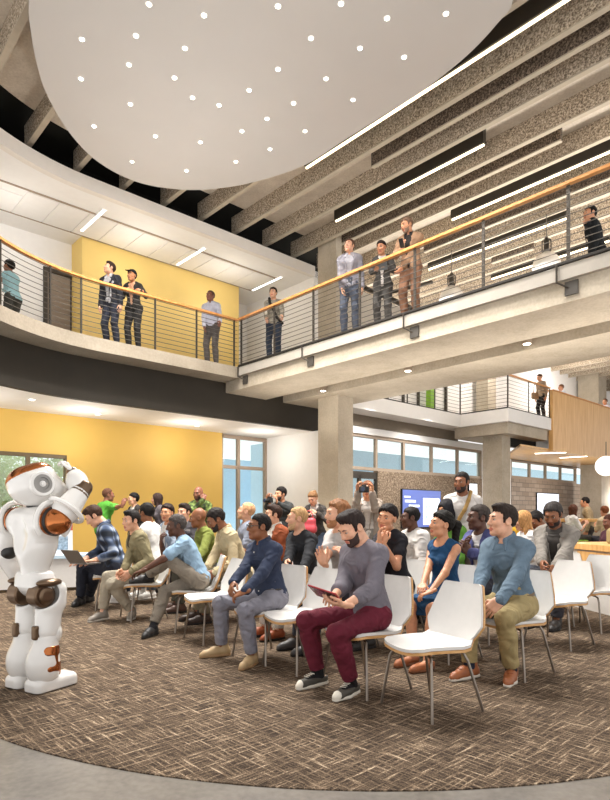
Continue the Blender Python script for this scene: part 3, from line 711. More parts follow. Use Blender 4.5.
# ================================================================ PEOPLE
def nrm(v):
    v = np.array(v, np.float64); return v / (np.linalg.norm(v) + 1e-9)
def rotm(yaw=0, pitch=0, roll=0):
    """columns right, front, up. yaw + = towards the person's left, pitch + = nod down, roll + = tilt to the right"""
    y, p, r = R(yaw), R(pitch), R(roll)
    Z = np.array([[math.cos(y), -math.sin(y), 0], [math.sin(y), math.cos(y), 0], [0, 0, 1]])
    X = np.array([[1, 0, 0], [0, math.cos(p), math.sin(p)], [0, -math.sin(p), math.cos(p)]])
    Y = np.array([[math.cos(r), 0, math.sin(r)], [0, 1, 0], [-math.sin(r), 0, math.cos(r)]])
    return Z @ X @ Y
def ik(S, T, l1, l2, hint):
    S, T = np.array(S, float), np.array(T, float); d = T - S; L = np.linalg.norm(d); L2 = min(L, (l1 + l2) * 0.995); L2 = max(L2, abs(l1 - l2) + 0.02)
    u = d / (L + 1e-9); T = S + u * L2
    a = (l1 * l1 - l2 * l2 + L2 * L2) / (2 * L2); h = math.sqrt(max(0, l1 * l1 - a * a))
    hv = np.array(hint, float); hv = hv - u * (hv @ u); hv = nrm(hv)
    return S + u * a + hv * h, T
SKIN = dict(light='d9a486', tan='cf9470', brown='8a5636', dark='5b3725', olive='b97f58', red='86543f')
def skinmat(c):
    key = ('skin', c)
    if key in _mc: return _mc[key]
    m, nt, b = nodes('skin'); n = nd(nt, 'ShaderNodeTexNoise', Scale=30.0, Detail=3.0); nt.links.new(coords(nt), n.inputs['Vector'])
    q = srgb(SKIN.get(c, c)); lo = tuple(x * 0.9 for x in q[:3]) + (1,); hi = tuple(min(1, x * 1.08) for x in q[:3]) + (1,)
    nt.links.new(ramp(nt, n.outputs['Fac'], [(0.3, lo), (0.7, hi)]), b.inputs['Base Color'])
    b.inputs['Roughness'].default_value = 0.5; b.inputs['Subsurface Weight'].default_value = 0.08; b.inputs['Subsurface Radius'].default_value = (0.02, 0.008, 0.004); b.inputs['Subsurface Scale'].default_value = 0.5
    _mc[key] = m; return m
def mul(c, f):
    c = SKIN.get(c, c); return ''.join('%02x' % max(0, min(255, int(int(c[i:i + 2], 16) * f))) for i in (0, 2, 4))
def lipmat(c):
    c = SKIN.get(c, c); q = [int(c[i:i + 2], 16) for i in (0, 2, 4)]
    return mat('lips', '%02x%02x%02x' % (int(q[0] * .86), int(q[1] * .66), int(q[2] * .66)), 0.45)
def wrinkle(V, Q, amp, seed, fr=1.0):
    """soft folds: move vertices along their normals"""
    a, b, c, d = (V[Q[:, i]] for i in range(4)); fn = np.cross(c - a, d - b)
    N = np.zeros_like(V)
    for i in range(4): np.add.at(N, Q[:, i], fn)
    N /= (np.linalg.norm(N, axis=1)[:, None] + 1e-9); rs = np.random.RandomState(seed); s = np.zeros(len(V), np.float32)
    for k in range(7):
        w = rs.normal(size=3) * np.array([22, 22, 34]) * fr; s += np.sin(V @ w + rs.uniform(0, 6) + 1.5 * np.sin(V @ (w[[1, 2, 0]] * 0.6))).astype(np.float32)
    return V + N * (amp * s / 3.0)[:, None]
def smooth_field(prims, h, pad=0.03):
    lo = np.min([p[0][0] for p in prims], 0) - pad; hi = np.max([p[0][1] for p in prims], 0) + pad
    return Field(lo, hi, h)
def run(prims, h, pad=0.03):
    f = smooth_field([(p[0],) for p in prims], h, pad)
    for p in prims: f.put(p[0], p[1] if len(p) > 1 else 0.0, p[2] if len(p) > 2 else 'u')
    return f
def hand(wr, d, n, side, curl=0.35, fl=None, thumb=0.5, s=1.0, spread=0.07):
    """wr wrist, d towards the fingers, n out of the palm; side +1 right, -1 left. returns prims"""
    wr = np.array(wr, float); d = nrm(d); n = np.array(n, float); n = nrm(n - d * (n @ d)); t = np.cross(d, n) * side   # t: thumb side
    P = [(cone(wr - d * 0.03, wr + d * 0.02, 0.027 * s, 0.028 * s, n, 1.35), 0.0)]
    P.append((cone(wr + d * 0.02 + t * 0.012, wr + d * 0.075 * s + t * 0.022, 0.03 * s, 0.022 * s, n, 2.0), 0.015))
    P.append((cone(wr + d * 0.02 - t * 0.012, wr + d * 0.07 * s - t * 0.022, 0.03 * s, 0.022 * s, n, 2.0), 0.015))
    for k, (off, L, r) in enumerate(((0.031, 0.074, 0.0088), (0.0105, 0.082, 0.009), (-0.0105, 0.076, 0.0088), (-0.030, 0.060, 0.0078))):
        c = fl[k] if fl else curl; a = nrm(d + t * spread * (1.5 - k)); p = wr + (d * (0.088 - 0.004 * abs(k - 1.2)) + t * off) * s; ang = R(12) + c * R(38)
        for sg, q in ((0.45, 1.0), (0.31, 0.93), (0.24, 0.86)):
            e = a * math.cos(ang) + n * math.sin(ang); p2 = p + e * L * sg * s
            P.append((cone(p, p2, r * q * s, r * q * 0.93 * s), 0.004)); p = p2; ang += c * R(52)
    b0 = wr + (d * 0.025 + t * 0.02) * s; e1 = nrm(d * 0.65 + t * 0.75 + n * (0.25 + 0.4 * thumb)); b1 = b0 + e1 * 0.05 * s; e2 = nrm(d * 0.9 + t * (0.35 - 0.5 * thumb) + n * (0.2 + 0.4 * thumb)); b2 = b1 + e2 * 0.033 * s; b3 = b2 + nrm(e2 + d * 0.2) * 0.025 * s
    P += [(cone(b0, b1, 0.015 * s, 0.011 * s), 0.012), (cone(b1, b2, 0.0105 * s, 0.0095 * s), 0.004), (cone(b2, b3, 0.0095 * s, 0.008 * s), 0.003)]
    return P
PEOPLE = []
def person(label, X, Y, yaw, sit=True, s=1.0, sex='m', z0=0.0, lean=4, side=0, twist=0, curve=6, pel=None, head=(0, 0, 0), neck=0.0,
           lh=None, rh=None, lelb=(-.28, -.6, -.7), relb=(.28, -.6, -.7), lf=None, rf=None, lfy=6, rfy=-6, lkn=None, rkn=None, hl=None, hr=None,
           skin='light', top=None, bot=None, shoes=None, hair=None, beard=None, brow=None, extra=None, px=None, build=1.0):
    px = px if px else math.hypot(X, Y) / F
    hb = min(0.013, max(0.0085, px * 1.0)); hh = min(0.0085, max(0.0048, px * 0.62)); hc = min(0.013, max(0.0072, px * 0.95)); hhd = min(0.0062, max(0.0046, px * 0.6))
    S_ = sex == 'f'
    bodym = skinmat(skin)
    sw = (0.140 if S_ else 0.160) * build
    pz = (0.44 / s + 0.085) if sit else 0.925
    P0 = np.array(pel if pel is not None else (0, -0.05 if sit else 0, pz), float)
    T1 = rotm(twist * 0.4, lean, side); T2 = rotm(twist, lean + curve, side)
    ez1, ez2 = T1[:, 2], T2[:, 2]
    Wst = P0 + ez1 * 0.17; Ch = Wst + ez2 * 0.17; Nk = Ch + ez2 * 0.175
    Hm = rotm(*head); nb = T2 @ np.array([0, 0.012, 0.05])
    Hc = Nk + nb + Hm @ np.array([0, 0.018 + neck, 0.108])
    e = dict(T1=T1, T2=T2, P0=P0, Ch=Ch, Nk=Nk, Hc=Hc, Hm=Hm)
    sh = {k: Nk + T2 @ np.array([k * sw, -0.008, -0.062]) for k in (-1, 1)}
    hip = {k: P0 + T1 @ np.array([k * 0.088, 0, -0.01]) for k in (-1, 1)}
    dl = {-1: lh, 1: rh}; elb = {-1: lelb, 1: relb}; ft = {-1: lf, 1: rf}; kn = {-1: lkn, 1: rkn}; fy = {-1: lfy, 1: rfy}
    L = {}
    for k in (-1, 1):
        tgt = dl[k]
        if tgt is None: tgt = (k * 0.14, 0.30, P0[2] + 0.10) if sit else (k * (sw + 0.07), 0.06, 0.86)
        el, wr = ik(sh[k], tgt, 0.285, 0.25, elb[k]); L[k] = [sh[k], el, wr]
        tg = ft[k]
        if tg is None: tg = (k * 0.11, 0.40, 0.085) if sit else (k * 0.10, 0.0, 0.085)
        tg = np.array(tg, float)
        if tg[2] < 0.085: tg[2] = 0.085
        kh = kn[k] if kn[k] is not None else ((k * 0.12, 0.5, 0.8) if sit else (k * 0.1, 1, 0.0))
        ke, an = ik(hip[k], tg, 0.43, 0.425, kh); L[k] += [hip[k], ke, an]
    e['L'] = L
    fwd = {k: np.array([-math.sin(R(fy[k])), math.cos(R(fy[k])), 0]) for k in (-1, 1)}
    # ---------------- torso prims
    def torso(g=0.0, legs=False):
        ww = 0.86 if S_ else 1.0
        p = [(ell(Ch + T2 @ [0, 0.0, 0.02], ((.152 if not S_ else .138) * build + g, .106 * build + g, .2 + g * .5), T2), 0),
             (ell(P0 + T1 @ [0, 0.005, 0.14], (.136 * build * ww + g, .103 * build + g, .17), T1), .06),
             (ell(P0 + T1 @ [0, -0.008, 0.02], (.165 * (1.04 if S_ else 1) * build + g, .125 * build + g, .125 + g * .5), T1), .06),
             (cone(sh[-1] + T2 @ [.01, 0, -.005], sh[1] + T2 @ [-.01, 0, -.005], .058 + g, .058 + g), .05)]
        for k in (-1, 1):
            p.append((cone(Nk + T2 @ [k * .03, -.012, -.005], sh[k] + T2 @ [-k * .03, -.005, .02], .04 + g * .8, .04 + g), .04))
            if S_: p.append((ell(Ch + T2 @ [k * .062, .092, .012], (.052 + g * .6, .048 + g * .6, .055 + g * .6), T2), .035))
            else: p.append((ell(Ch + T2 @ [k * .07, .07, .05], (.075 + g * .5, .045 + g * .5, .06 + g * .5), T2), .04))
        return p
    def arm(k, g=0.0, upto=2.0, r0=1.0):
        A, B, C = L[k][:3]; th = 0.86 if S_ else 1.0; q = []
        if upto >= 1: q.append((cone(A, B, (.049 * th * r0 + g), (.039 * th * r0 + g)), .022))
        else: q.append((cone(A, A + (B - A) * upto, (.055 * th * r0 + g), (.05 * th * r0 + g * 1.5)), .03))
        if upto > 1:
            t = min(1.0, upto - 1); q.append((cone(B, B + (C - B) * t, .042 * th * r0 + g, ((.042 + (.028 - .042) * t) * th * r0 + g)), .02))
        return q
    def leg(k, g=0.0, upto=2.0):
        A, B, C = L[k][3:6]; q = [(cone(A, B, .088 * build + g, .06 + g), .05)]
        if upto < 1: return [(cone(A, A + (B - A) * upto, .088 * build + g, (.088 + (.06 - .088) * upto) + g * 1.2), .05)]
        t = upto - 1; m = B + (C - B) * 0.32 - np.array(nrm(np.cross(np.cross(C - B, fwd[k]), C - B))) * 0.018
        q.append((cone(B, C + (B - C) * (1 - t), .056 + g, (.056 + (.038 - .056) * t) + g), .03))
        if g < .012: q.append((cone(m, m + (C - B) * .2, .05 + g, .04 + g), .04))
        return q
    neckp = [(cone(Nk + T2 @ [0, -.012, -.03], Hc + Hm @ [0, -.022, -.05], .058 if not S_ else .048, .054 if not S_ else .045), .03)]
    # ---------------- body
    bp = torso(-0.006) + neckp
    for k in (-1, 1): bp += arm(k, -0.001) + leg(k, -0.006) + [(cone(L[k][5] - fwd[k] * .03 + [0, 0, -.035], L[k][5] + fwd[k] * .11 + [0, 0, -.05], .036, .03), .02)]
    fb = run(bp, hb); parts = [(*fb.mesh(), 0)]
    # head
    def hp(c): return Hc + Hm @ np.array(c)
    fs = 0.95 if S_ else 1.0
    skull = [(ell(hp((0, -.018, .035)), (.075, .091, .087), Hm), 0), (ell(hp((0, .022, -.02)), (.064 * fs, .07, .092), Hm), .03)]
    face = skull + [(cone(hp((-.034 * fs, .03, -.075)), hp((.034 * fs, .03, -.075)), .03, .03), .03), (ell(hp((0, .068, -.098)), (.026 * fs, .022, .02), Hm), .025),
        (cone(hp((-.03, .078, .03)), hp((.03, .078, .03)), .013, .013), .02), (ell(hp((-.04, .06, -.02)), (.027, .024, .024), Hm), .02), (ell(hp((.04, .06, -.02)), (.027, .024, .024), Hm), .02),
        (ell(hp((-.031, .097, .009)), (.017, .018, .011), Hm), .014, 's'), (ell(hp((.031, .097, .009)), (.017, .018, .011), Hm), .014, 's'),
        (cone(hp((0, .09, .014)), hp((0, .107, -.026)), .009, .0125), .01), (cone(hp((-.012, .094, -.032)), hp((.012, .094, -.032)), .009, .009), .008),
        (cone(hp((-.017, .085, -.060)), hp((.017, .085, -.060)), .0085, .0085), .006), (cone(hp((-.014, .083, -.0735)), hp((.014, .083, -.0735)), .0095, .0095), .006),
        (cone(hp((-.02, .095, -.0665)), hp((.02, .095, -.0665)), .0028, .0028), .003, 's')]
    for k in (-1, 1): face += [(cone(hp((k * .018, .0865, .0175)), hp((k * .045, .080, .0165)), .0055, .0055), .004)]
    for k in (-1, 1): face += [(ell(hp((k * .077, -.012, -.002)), (.011, .026, .034), Hm), .006), (ell(hp((k * .088, -.008, 0)), (.008, .013, .019), Hm), .006, 's')]
    neck2 = [(cone(Nk + T2 @ [0, -.012, 0.02], Hc + Hm @ [0, -.022, -.05], .058 if not S_ else .048, .054 if not S_ else .045), .025)]
    fh = run(face + neck2, hh, 0.035); V, Q = fh.mesh()
    loc = (V - Hc.astype(np.float32)) @ Hm.astype(np.float32); qc = loc[Q].mean(1)
    mi = np.zeros(len(Q), np.int32)
    mi[(np.abs(qc[:, 0]) < .025) & (qc[:, 1] > .074) & (qc[:, 2] > -.083) & (qc[:, 2] < -.051) & (((qc[:, 0] / .026) ** 2 + ((qc[:, 2] + .067) / .0155) ** 2) < 1)] = 1
    parts.append((V, Q, mi))
    for k in (-1, 1):
        v, q = ball(hp((k * .031, .0745, .008)), .0128, 6, M=Hm @ np.array([[1, 0, 0], [0, 0, 1], [0, -1, 0]]).T); parts.append((v, q, 2))
        lq = (v - Hc) @ Hm; c = lq[q].mean(1) - np.array([k * .031, .0745, .008]); parts[-1] = (v, q, np.where((c[:, 1] > .008) & (np.hypot(c[:, 0], c[:, 2]) < .0082), 3, 2).astype(np.int32))
        br = run([(cone(hp((k * .014, .0925, .027)), hp((k * .032, .092, .0335)), .0042, .0048), 0), (cone(hp((k * .032, .092, .0335)), hp((k * .05, .079, .028)), .0048, .003), .003)], min(hh, .005), .012)
        parts.append((*br.mesh(), 4))
    # hands
    HP = {}
    for k, spec in ((-1, hl), (1, hr)):
        sp = dict(spec or {}); A, B, C = L[k][:3]; fd = nrm(C - B)
        d = np.array(sp.get('d', fd), float); n = np.array(sp.get('n', (-k * 1.0, 0, -.3)), float)
        pr = hand(C, d, n, k, sp.get('c', .4), sp.get('fl'), sp.get('th', .5), (0.9 if S_ else 1.0) * 1.04); HP[k] = (C, nrm(d), nrm(n))
        parts.append((*run(pr, hhd, .02).mesh(), 0))
    e['hands'] = HP
    hcol = (hair or {}).get('col', '2a211c')
    hairm = mat('hair', hcol, 0.65, var=0.35, scale=70, bmp=0.6, spec=0.2, stretch=(1, 1, 0.25))
    root = hmesh('person', parts, [bodym, lipmat(skin), mat('eye_white', 'b5a89c', 0.35), mat('iris', '1d130d', 0.5), mat('brow_hair', brow or mul(hcol, .8), 0.8)])
    root.location = (X, Y, z0); root.rotation_euler[2] = yaw; root.scale = (s, s, s)
    tag(root, label, 'person'); e['root'] = root; e['s'] = s
    seed = len(PEOPLE) + 3; PEOPLE.append(root)
    # ---------------- clothes
    top = dict(top or {}); bot = dict(bot or {}); tp = top.get('type', 'tee')
    tm = top.get('mat') or cloth(top.get('col', '777777'))
    sl = top.get('sleeve', {'tee': .62, 'shirt': 1.97, 'sweater': 1.97, 'jacket': 1.93, 'dress': 0, 'tank': 0}.get(tp, 1.95))
    g = {'jacket': .020, 'sweater': .014, 'tee': .013, 'shirt': .014}.get(tp, .009)
    hem = top.get('hem', {'jacket': -.12, 'shirt': -.02, 'tee': -.06, 'sweater': -.05}.get(tp, -.05))
    def neckcut(f, r=.062, drop=0.0, v=0.0):
        c = Nk + T2 @ np.array([0, .02, .035 - drop]); f.put(ell(c, (r + .004, r * 1.05, .05 + drop), T2), .008, 's')
        f.put(cone(Nk + T2 @ [0, -.012, 0], Hc, r * .93, r), .006, 's')
        if v: f.put(cone(Nk + T2 @ [0, .09, .02], Nk + T2 @ [0, .14, -v], .055, .006, T2[:, 1], .25), .004, 's')
    def upper(g, sl, hem, cut=None, r0=1.0):
        pr = torso(g); ar = []
        for k in (-1, 1):
            if sl > 0: ar += arm(k, g * .95, sl, r0)
        f = smooth_field([(p[0],) for p in pr + ar], hc, .03)
        for p in pr: f.put(p[0], p[1])
        f.clip(T1[:, 2], P0 + T1[:, 2] * hem)
        if cut: cut(f)
        for p in ar: f.put(p[0], p[1])
        return f
    inner = top.get('inner')
    if tp == 'jacket':
        def jcut(f):
            neckcut(f, .064)
            w0, w1 = top.get('open', (.075, .02)); b0 = P0 + T1 @ [0, .16, top.get('button', .06)]; c0 = Nk + T2 @ [0, .12, .01]
            f.put(cone(b0, c0, w1, w0, T1[:, 1], .25), .004, 's')
            f.put(cone(b0, P0 + T1 @ [0, .16, -.16], w1 * .6, top.get('tail', .05), T1[:, 1], .25), .004, 's')
        f = upper(g, sl, hem, jcut)
        V, Q = f.mesh(); jk = hmesh('jacket', [(wrinkle(V, Q, .0045, seed), Q, 0)], tm, root)
        lp = []
        for k in (-1, 1):
            a = Nk + T2 @ [k * .058, -.005, .02]; b = Nk + T2 @ [k * .075, .085, -.05]; c = Ch + T2 @ [k * .062, .13, .02]; dd = P0 + T1 @ [k * .02, .135, top.get('button', .06) + .03]
            lp += [(cone(Nk + T2 @ [0, -.072, .03], a, .014, .014), .008), (cone(a, b, .014, .02, T2[:, 1], 1.6), .01), (cone(b, c, .026, .022, T2[:, 1], 3.0), .006), (cone(c, dd, .02, .006, T2[:, 1], 2.2), .006)]
        hmesh('lapel', [(*run(lp, min(hc, .008)).mesh(), 0)], top.get('lapelmat') or tm, jk)
        f = upper(.008, 0, -.05, lambda f: neckcut(f, .056, 0, top.get('v', 0)))
        V, Q = f.mesh(); im = cloth(inner or 'dddddd'); ih = hmesh('shirt', [(wrinkle(V, Q, .003, seed + 1), Q, 0)], im, root)
        if top.get('collar', True): collar_parent, cm = ih, im
        else: collar_parent = None
    else:
        def tcut(f):
            if tp in ('dress', 'tank'):
                neckcut(f, .07, .035)
                for k in (-1, 1): f.put(ell(sh[k] + T2 @ [k * .035, 0, -.01], (.042, .12, .075), T2), .01, 's')
            else: neckcut(f, top.get('nr', .060), top.get('drop', 0), top.get('v', 0))
        f = upper(g, sl, hem, tcut, top.get('loose', 1.0))
        V, Q = f.mesh(); V = wrinkle(V, Q, top.get('fold', .0045), seed)
        nm = {'tee': 't_shirt', 'sweater': 'sweater', 'dress': 'dress', 'tank': 'top'}.get(tp, 'shirt')
        ih = hmesh(nm, [(V, Q, 0)], tm, root); collar_parent, cm = (ih, tm) if (tp == 'shirt' and top.get('collar', True)) else (None, None)
        if tp == 'sweater' or top.get('rib'):
            cr = [(cone(Nk + T2 @ [.062 * math.cos(a), -.012 + .066 * math.sin(a), .022 + (-.022 if math.sin(a) > 0 else .0) * math.sin(a)], Nk + T2 @ [.062 * math.cos(a + .45), -.012 + .066 * math.sin(a + .45), .022 + (-.022 if math.sin(a + .45) > 0 else 0) * math.sin(a + .45)], .0085), .006) for a in np.arange(0, 6.3, .45)]
            hmesh('neckband', [(*run(cr, min(hc, .007)).mesh(), 0)], tm, ih)
        if top.get('buttons'):
            for q in range(5):
                z = .13 - .075 * q; c = (Nk + T2 @ [0, 0, z - .18]) if z > -.05 else (P0 + T1 @ [0, 0, .2 + .075 * 3 - .075 * q - .02])
                rx, ry = T2[:, 0], T2[:, 1]; o_ = V - c.astype(np.float32); u_ = o_ @ rx; z_ = o_ @ T2[:, 2]; w_ = (np.abs(u_) < .02) & (np.abs(z_) < .02)
                t = float((o_[w_] @ ry).max()) if w_.any() else .14
                v, qq = ball(c + ry * t, .0062, 5); hmesh('button', [(v, qq, 0)], mat('button_white', 'eeeae2', 0.4), ih)
    if tp == 'dress' or top.get('skirt'):
        pr = torso(.012)[1:3]
        for k in (-1, 1): pr += [(leg(k, .018, .93)[0][0], .09)]
        A = (L[-1][3] + L[1][3]) / 2; B = (L[-1][4] + L[1][4]) / 2; pr += [(cone(A, A + (B - A) * .88, .1, .075), .09)]
        f = run(pr, hc); kd = nrm(B - A); f.clip(-kd, A + kd * .40); V, Q = f.mesh(); hmesh('skirt', [(wrinkle(V, Q, .004, seed), Q, 0)], tm, ih)
    if collar_parent is not None:
        cr = []; N_ = 9
        for i in range(N_):
            a0 = R(120 + 300 * i / N_); a1 = R(120 + 300 * (i + 1) / N_)
            pt = lambda a, z, r: Nk + T2 @ [r * math.cos(a), -.012 + r * 1.1 * math.sin(a), z - .018 * max(0, math.sin(a))]
            for z, r in ((.018, .070), (.034, .067), (.050, .064)): cr.append((cone(pt(a0, z, r), pt(a1, z, r), .010), .006))
        for k in (-1, 1):
            a = Nk + T2 @ [k * .034, .056, .022]; b = Nk + T2 @ [k * .052, .098, -.038]; cr.append((cone(a, b, .02, .010, T2[:, 1], 2.0), .008))
        hmesh('collar', [(*run(cr, min(hc, .007)).mesh(), 0)], cm, collar_parent)
    if sl > 1.5 and tp in ('shirt', 'sweater', 'jacket'):
        for k in (-1, 1):
            A, B, C = L[k][:3]; c = B + (C - B) * (min(1, sl - 1) - .0); u = nrm(C - B)
            rr = (.042 + (.028 - .042) * (sl - 1)) * (.86 if S_ else 1) + g + .002
            hmesh('cuff', [(*run([(cone(c - u * .04, c - u * .005, rr + .002, rr), 0)], min(hc, .008)).clip(-u, c + u * .004).mesh(), 0)], tm, ih if tp != 'jacket' else jk)
    bt = bot.get('type', 'trousers')
    if tp != 'dress' and bt == 'trousers':
        bm_ = bot.get('mat') or cloth(bot.get('col', '3a3a40')); gg = bot.get('g', .009); pr = torso(.007)[1:3]
        up = bot.get('up', 1.93)
        for k in (-1, 1):
            pr += leg(k, gg, up); A, B, C = L[k][3:6]; q = B + (C - B) * (up - 1)
            pr.append((cone(B + (C - B) * .25, q, .056 + gg, .05 + gg * .6), .02))
        f = run(pr, hc); f.clip(-T1[:, 2], P0 + T1[:, 2] * .12, (P0 + [-.24, -.26, -.1], P0 + [.24, .04 if sit else .26, .4]))
        for k in (-1, 1):
            A, B, C = L[k][3:6]; u = nrm(C - B); q = B + (C - B) * (up - 1)
            f.clip(-u, q, (q - .11, q + .11))
        V, Q = f.mesh(); tr = hmesh('trousers', [(wrinkle(V, Q, .0032, seed + 2, 1.2), Q, 0)], bm_, root)
        if bot.get('belt'):
            b = run([(ell(P0 + T1 @ [0, 0, .085], (.165 * build, .128 * build, .2), T1), 0)], hc); b.clip(T1[:, 2], P0 + T1[:, 2] * .07); b.clip(-T1[:, 2], P0 + T1[:, 2] * .105); hmesh('belt', [(*b.mesh(), 0)], mat('leather_belt', bot['belt'], 0.5), tr)
    # ---------------- shoes
    shoes = dict(shoes or {'col': '2b2623'})
    sm = mat('shoe_leather', shoes.get('col', '2b2623'), 0.5, var=0.1); som = mat('shoe_sole', shoes.get('sole', '1d1a18'), 0.6)
    for k in (-1, 1):
        A = L[k][5]; fw = fwd[k]; dn = np.array(shoes.get('tilt%d' % k, (0, 0, 1.0)), float); upv = nrm(dn); fw = nrm(fw - upv * (fw @ upv)); rt = np.cross(fw, upv); G = A - upv * .085
        Mx = np.stack([rt, fw, upv], 1); pt = lambda x, y, z: G + Mx @ np.array([x, y, z])
        low = shoes.get('low', False)
        pr = [(cone(pt(0, -.045, .045), pt(0, .08, .045), .04, .043), 0), (cone(pt(0, .08, .04), pt(-k * .008, .165, .032), .043, .034), .02), (cone(pt(-k * .008, .165, .03), pt(-k * .012, .195, .026), .034, .024), .015),
              (cone(pt(0, -.03, .05), pt(0, .075, .062), .036, .03), .02)]
        if not low: pr.append((cone(pt(0, -.022, .05), pt(0, -.018, .105 if not shoes.get('boot') else .15), .043, .043), .02))
        f = run(pr, min(hc, .0085), .03)
        if low: f.clip(upv * -1, pt(0, 0, .065)); f.put(ell(pt(0, .0, .075), (.03, .085, .035), Mx), .006, 's')
        f.clip(upv, pt(0, 0, .016)); so = hmesh('shoe', [(*f.mesh(), 0)], sm, root)
        fs2 = run([(q[0], 0) for q in pr[:3]], min(hc, .0075), .03)
        fs2 = run([(cone(pt(0, -.045, .012), pt(0, .08, .012), .043, .046, upv, 1.6), 0), (cone(pt(0, .08, .012), pt(-k * .012, .19, .012), .046, .03, upv, 1.6), .02)], min(hc, .0075), .03)
        fs2.clip(upv, pt(0, 0, 0.0)); fs2.clip(-upv, pt(0, 0, .026)); hmesh('sole', [(*fs2.mesh(), 0)], som, so)
        if shoes.get('cap'):
            tc_ = run([(q[0], q[1]) for q in pr[:3]], min(hc, .006), .03); tc_.d -= .002; tc_.clip(nrm(fw + upv * .2), pt(0, .178, .03)); tc_.clip(upv, pt(0, 0, .014)); hmesh('toe_cap', [(*tc_.mesh(), 0)], mat('rubber_cap', shoes['cap'], .5), so)
        if shoes.get('lace'):
            lc = [(cone(pt(-.02, y, z), pt(.02, y + .006, z), .004), 0) for y, z in ((.055, .094), (.075, .092), (.095, .087), (.113, .080))]
            hmesh('laces', [(*run(lc, .005, .015).mesh(), 0)], mat('lace', shoes['lace'], 0.8), so)
        if shoes.get('sock'):
            B = L[k][4]; u = nrm(B - A); hmesh('sock', [(*run([(cone(A - upv * .01, A + u * .14, .043, .046), 0)] + ([(cone(pt(0, -.02, .045), pt(0, .1, .036), .0385, .036), .02)] if low else []), .009).mesh(), 0)], cloth(shoes['sock']), root)
    # ---------------- hair
    hd = dict(hair or {}); ht = hd.get('type', 'short')
    if ht != 'bald':
        th = hd.get('t', {'buzz': .004, 'short': .009, 'quiff': .009, 'long': .016, 'curly': .024, 'bun': .01, 'ponytail': .012, 'hijab': .02, 'cap': .012}.get(ht, .012))
        hl_ = hd.get('line', .070)
        pr = skull + [(ell(hp((0, -.018, .037)), (.077, .093, .089), Hm), .02)]
        fhair = smooth_field([(q[0],) for q in pr], hh, .05 + th)
        for q in pr: fhair.put(q[0], q[1] if q[1] else 0.0, 'u', th)
        PX = (fhair.ax[0][:, None, None], fhair.ax[1][None, :, None], fhair.ax[2][None, None, :])
        if ht == 'hijab':
            fhair.put(cone(hp((0, 0, -.06)), Nk + T2 @ [0, .02, -.02], .085, .11), .05)
            fhair.put(ell(hp((0, .11, -.02)), (.056, .06, .085), Hm), .008, 's')
        else:
            if ht == 'quiff': fhair.put(ell(hp((0, .035, .108)), (.056, .05, .026), Hm), .03)
            if ht == 'curly': fhair.put(ell(hp((0, -.02, .06)), (.088, .1, .085), Hm), .02)
            lc = [sum((PX[i_] - Hc[i_]) * Hm[i_, c_] for i_ in range(3)) for c_ in range(3)]       # head coordinates
            jit = .004 * np.sin(lc[0] * 210 + 1.3 * np.sin(lc[1] * 170)) + .003 * np.sin(lc[1] * 330 + lc[0] * 90)
            zf = hl_ + .010 * np.clip(np.abs(lc[0]) / .05, 0, 1) ** 2 * (1 if not S_ else 0)
            line = np.where(lc[1] > .0, .012 + (zf - .012) * np.clip(lc[1] / .07, 0, 1.25) ** .8, .012 + (lc[1]) * .95)
            side = (not S_) & (np.abs(lc[0]) > .058) & (lc[1] > -.005) & (lc[1] < .030)
            line = np.where(side, np.minimum(line, -.022 + .4 * np.maximum(0, lc[1] - .012)), line)
            ab = lc[2] - np.maximum(line, -.085) + jit
            if ht == 'long':
                for k in (-1, 1): fhair.put(cone(hp((k * .06, -.03, .02)), hp((k * .075, -.01, -.17)), .035, .028, Hm[:, 0], 1.3), .03)
                fhair.put(cone(hp((0, -.07, .02)), hp((0, -.085, -.19)), .07, .055, Hm[:, 1], 1.6), .04)
                fhair.put(ell(hp((0, .108, -.03)), (.078, .092, .112), Hm), .012, 's')
            else:
                fhair.d = fhair.d + (th + .001) * (1 - np.clip(ab / .022, 0, 1)).astype(np.float32) * np.float32(.85)
                fhair.d = np.maximum(fhair.d, -ab.astype(np.float32))
                for k in (-1, 1): fhair.put(ell(hp((k * .085, -.014, -.004)), (.03, .024, .036), Hm), .004, 's')
            if ht == 'cap':
                fhair.put(cone(hp((0, .07, .075)), hp((0, .15, .06)), .05, .045, Hm[:, 2], 6), .01)
        V, Q = fhair.mesh()
        hmesh('hair' if ht not in ('hijab', 'cap') else ('headscarf' if ht == 'hijab' else 'cap'), [(wrinkle(V, Q, .0035 if ht == 'curly' else .0022, seed, 3.0), Q, 0)], hairm, root)
        if ht == 'bun':
            v, q = ball(hp((0, -.105, .07)), .042, 8); hmesh('hair_bun', [(wrinkle(v.astype(np.float32), q, .002, seed, 3), q, 0)], hairm, root)
        if ht == 'ponytail':
            pt_ = [(cone(hp((0, -.1, .05)), hp((0, -.16, .02)), .03, .042), 0), (cone(hp((0, -.16, .02)), hp((.0, -.165, -.13)), .045, .03), .02), (cone(hp((0, -.165, -.13)), hp((0, -.15, -.2)), .03, .012), .02)]
            V, Q = run(pt_, hh).mesh(); hmesh('ponytail', [(wrinkle(V, Q, .002, seed, 3), Q, 0)], hairm, root)
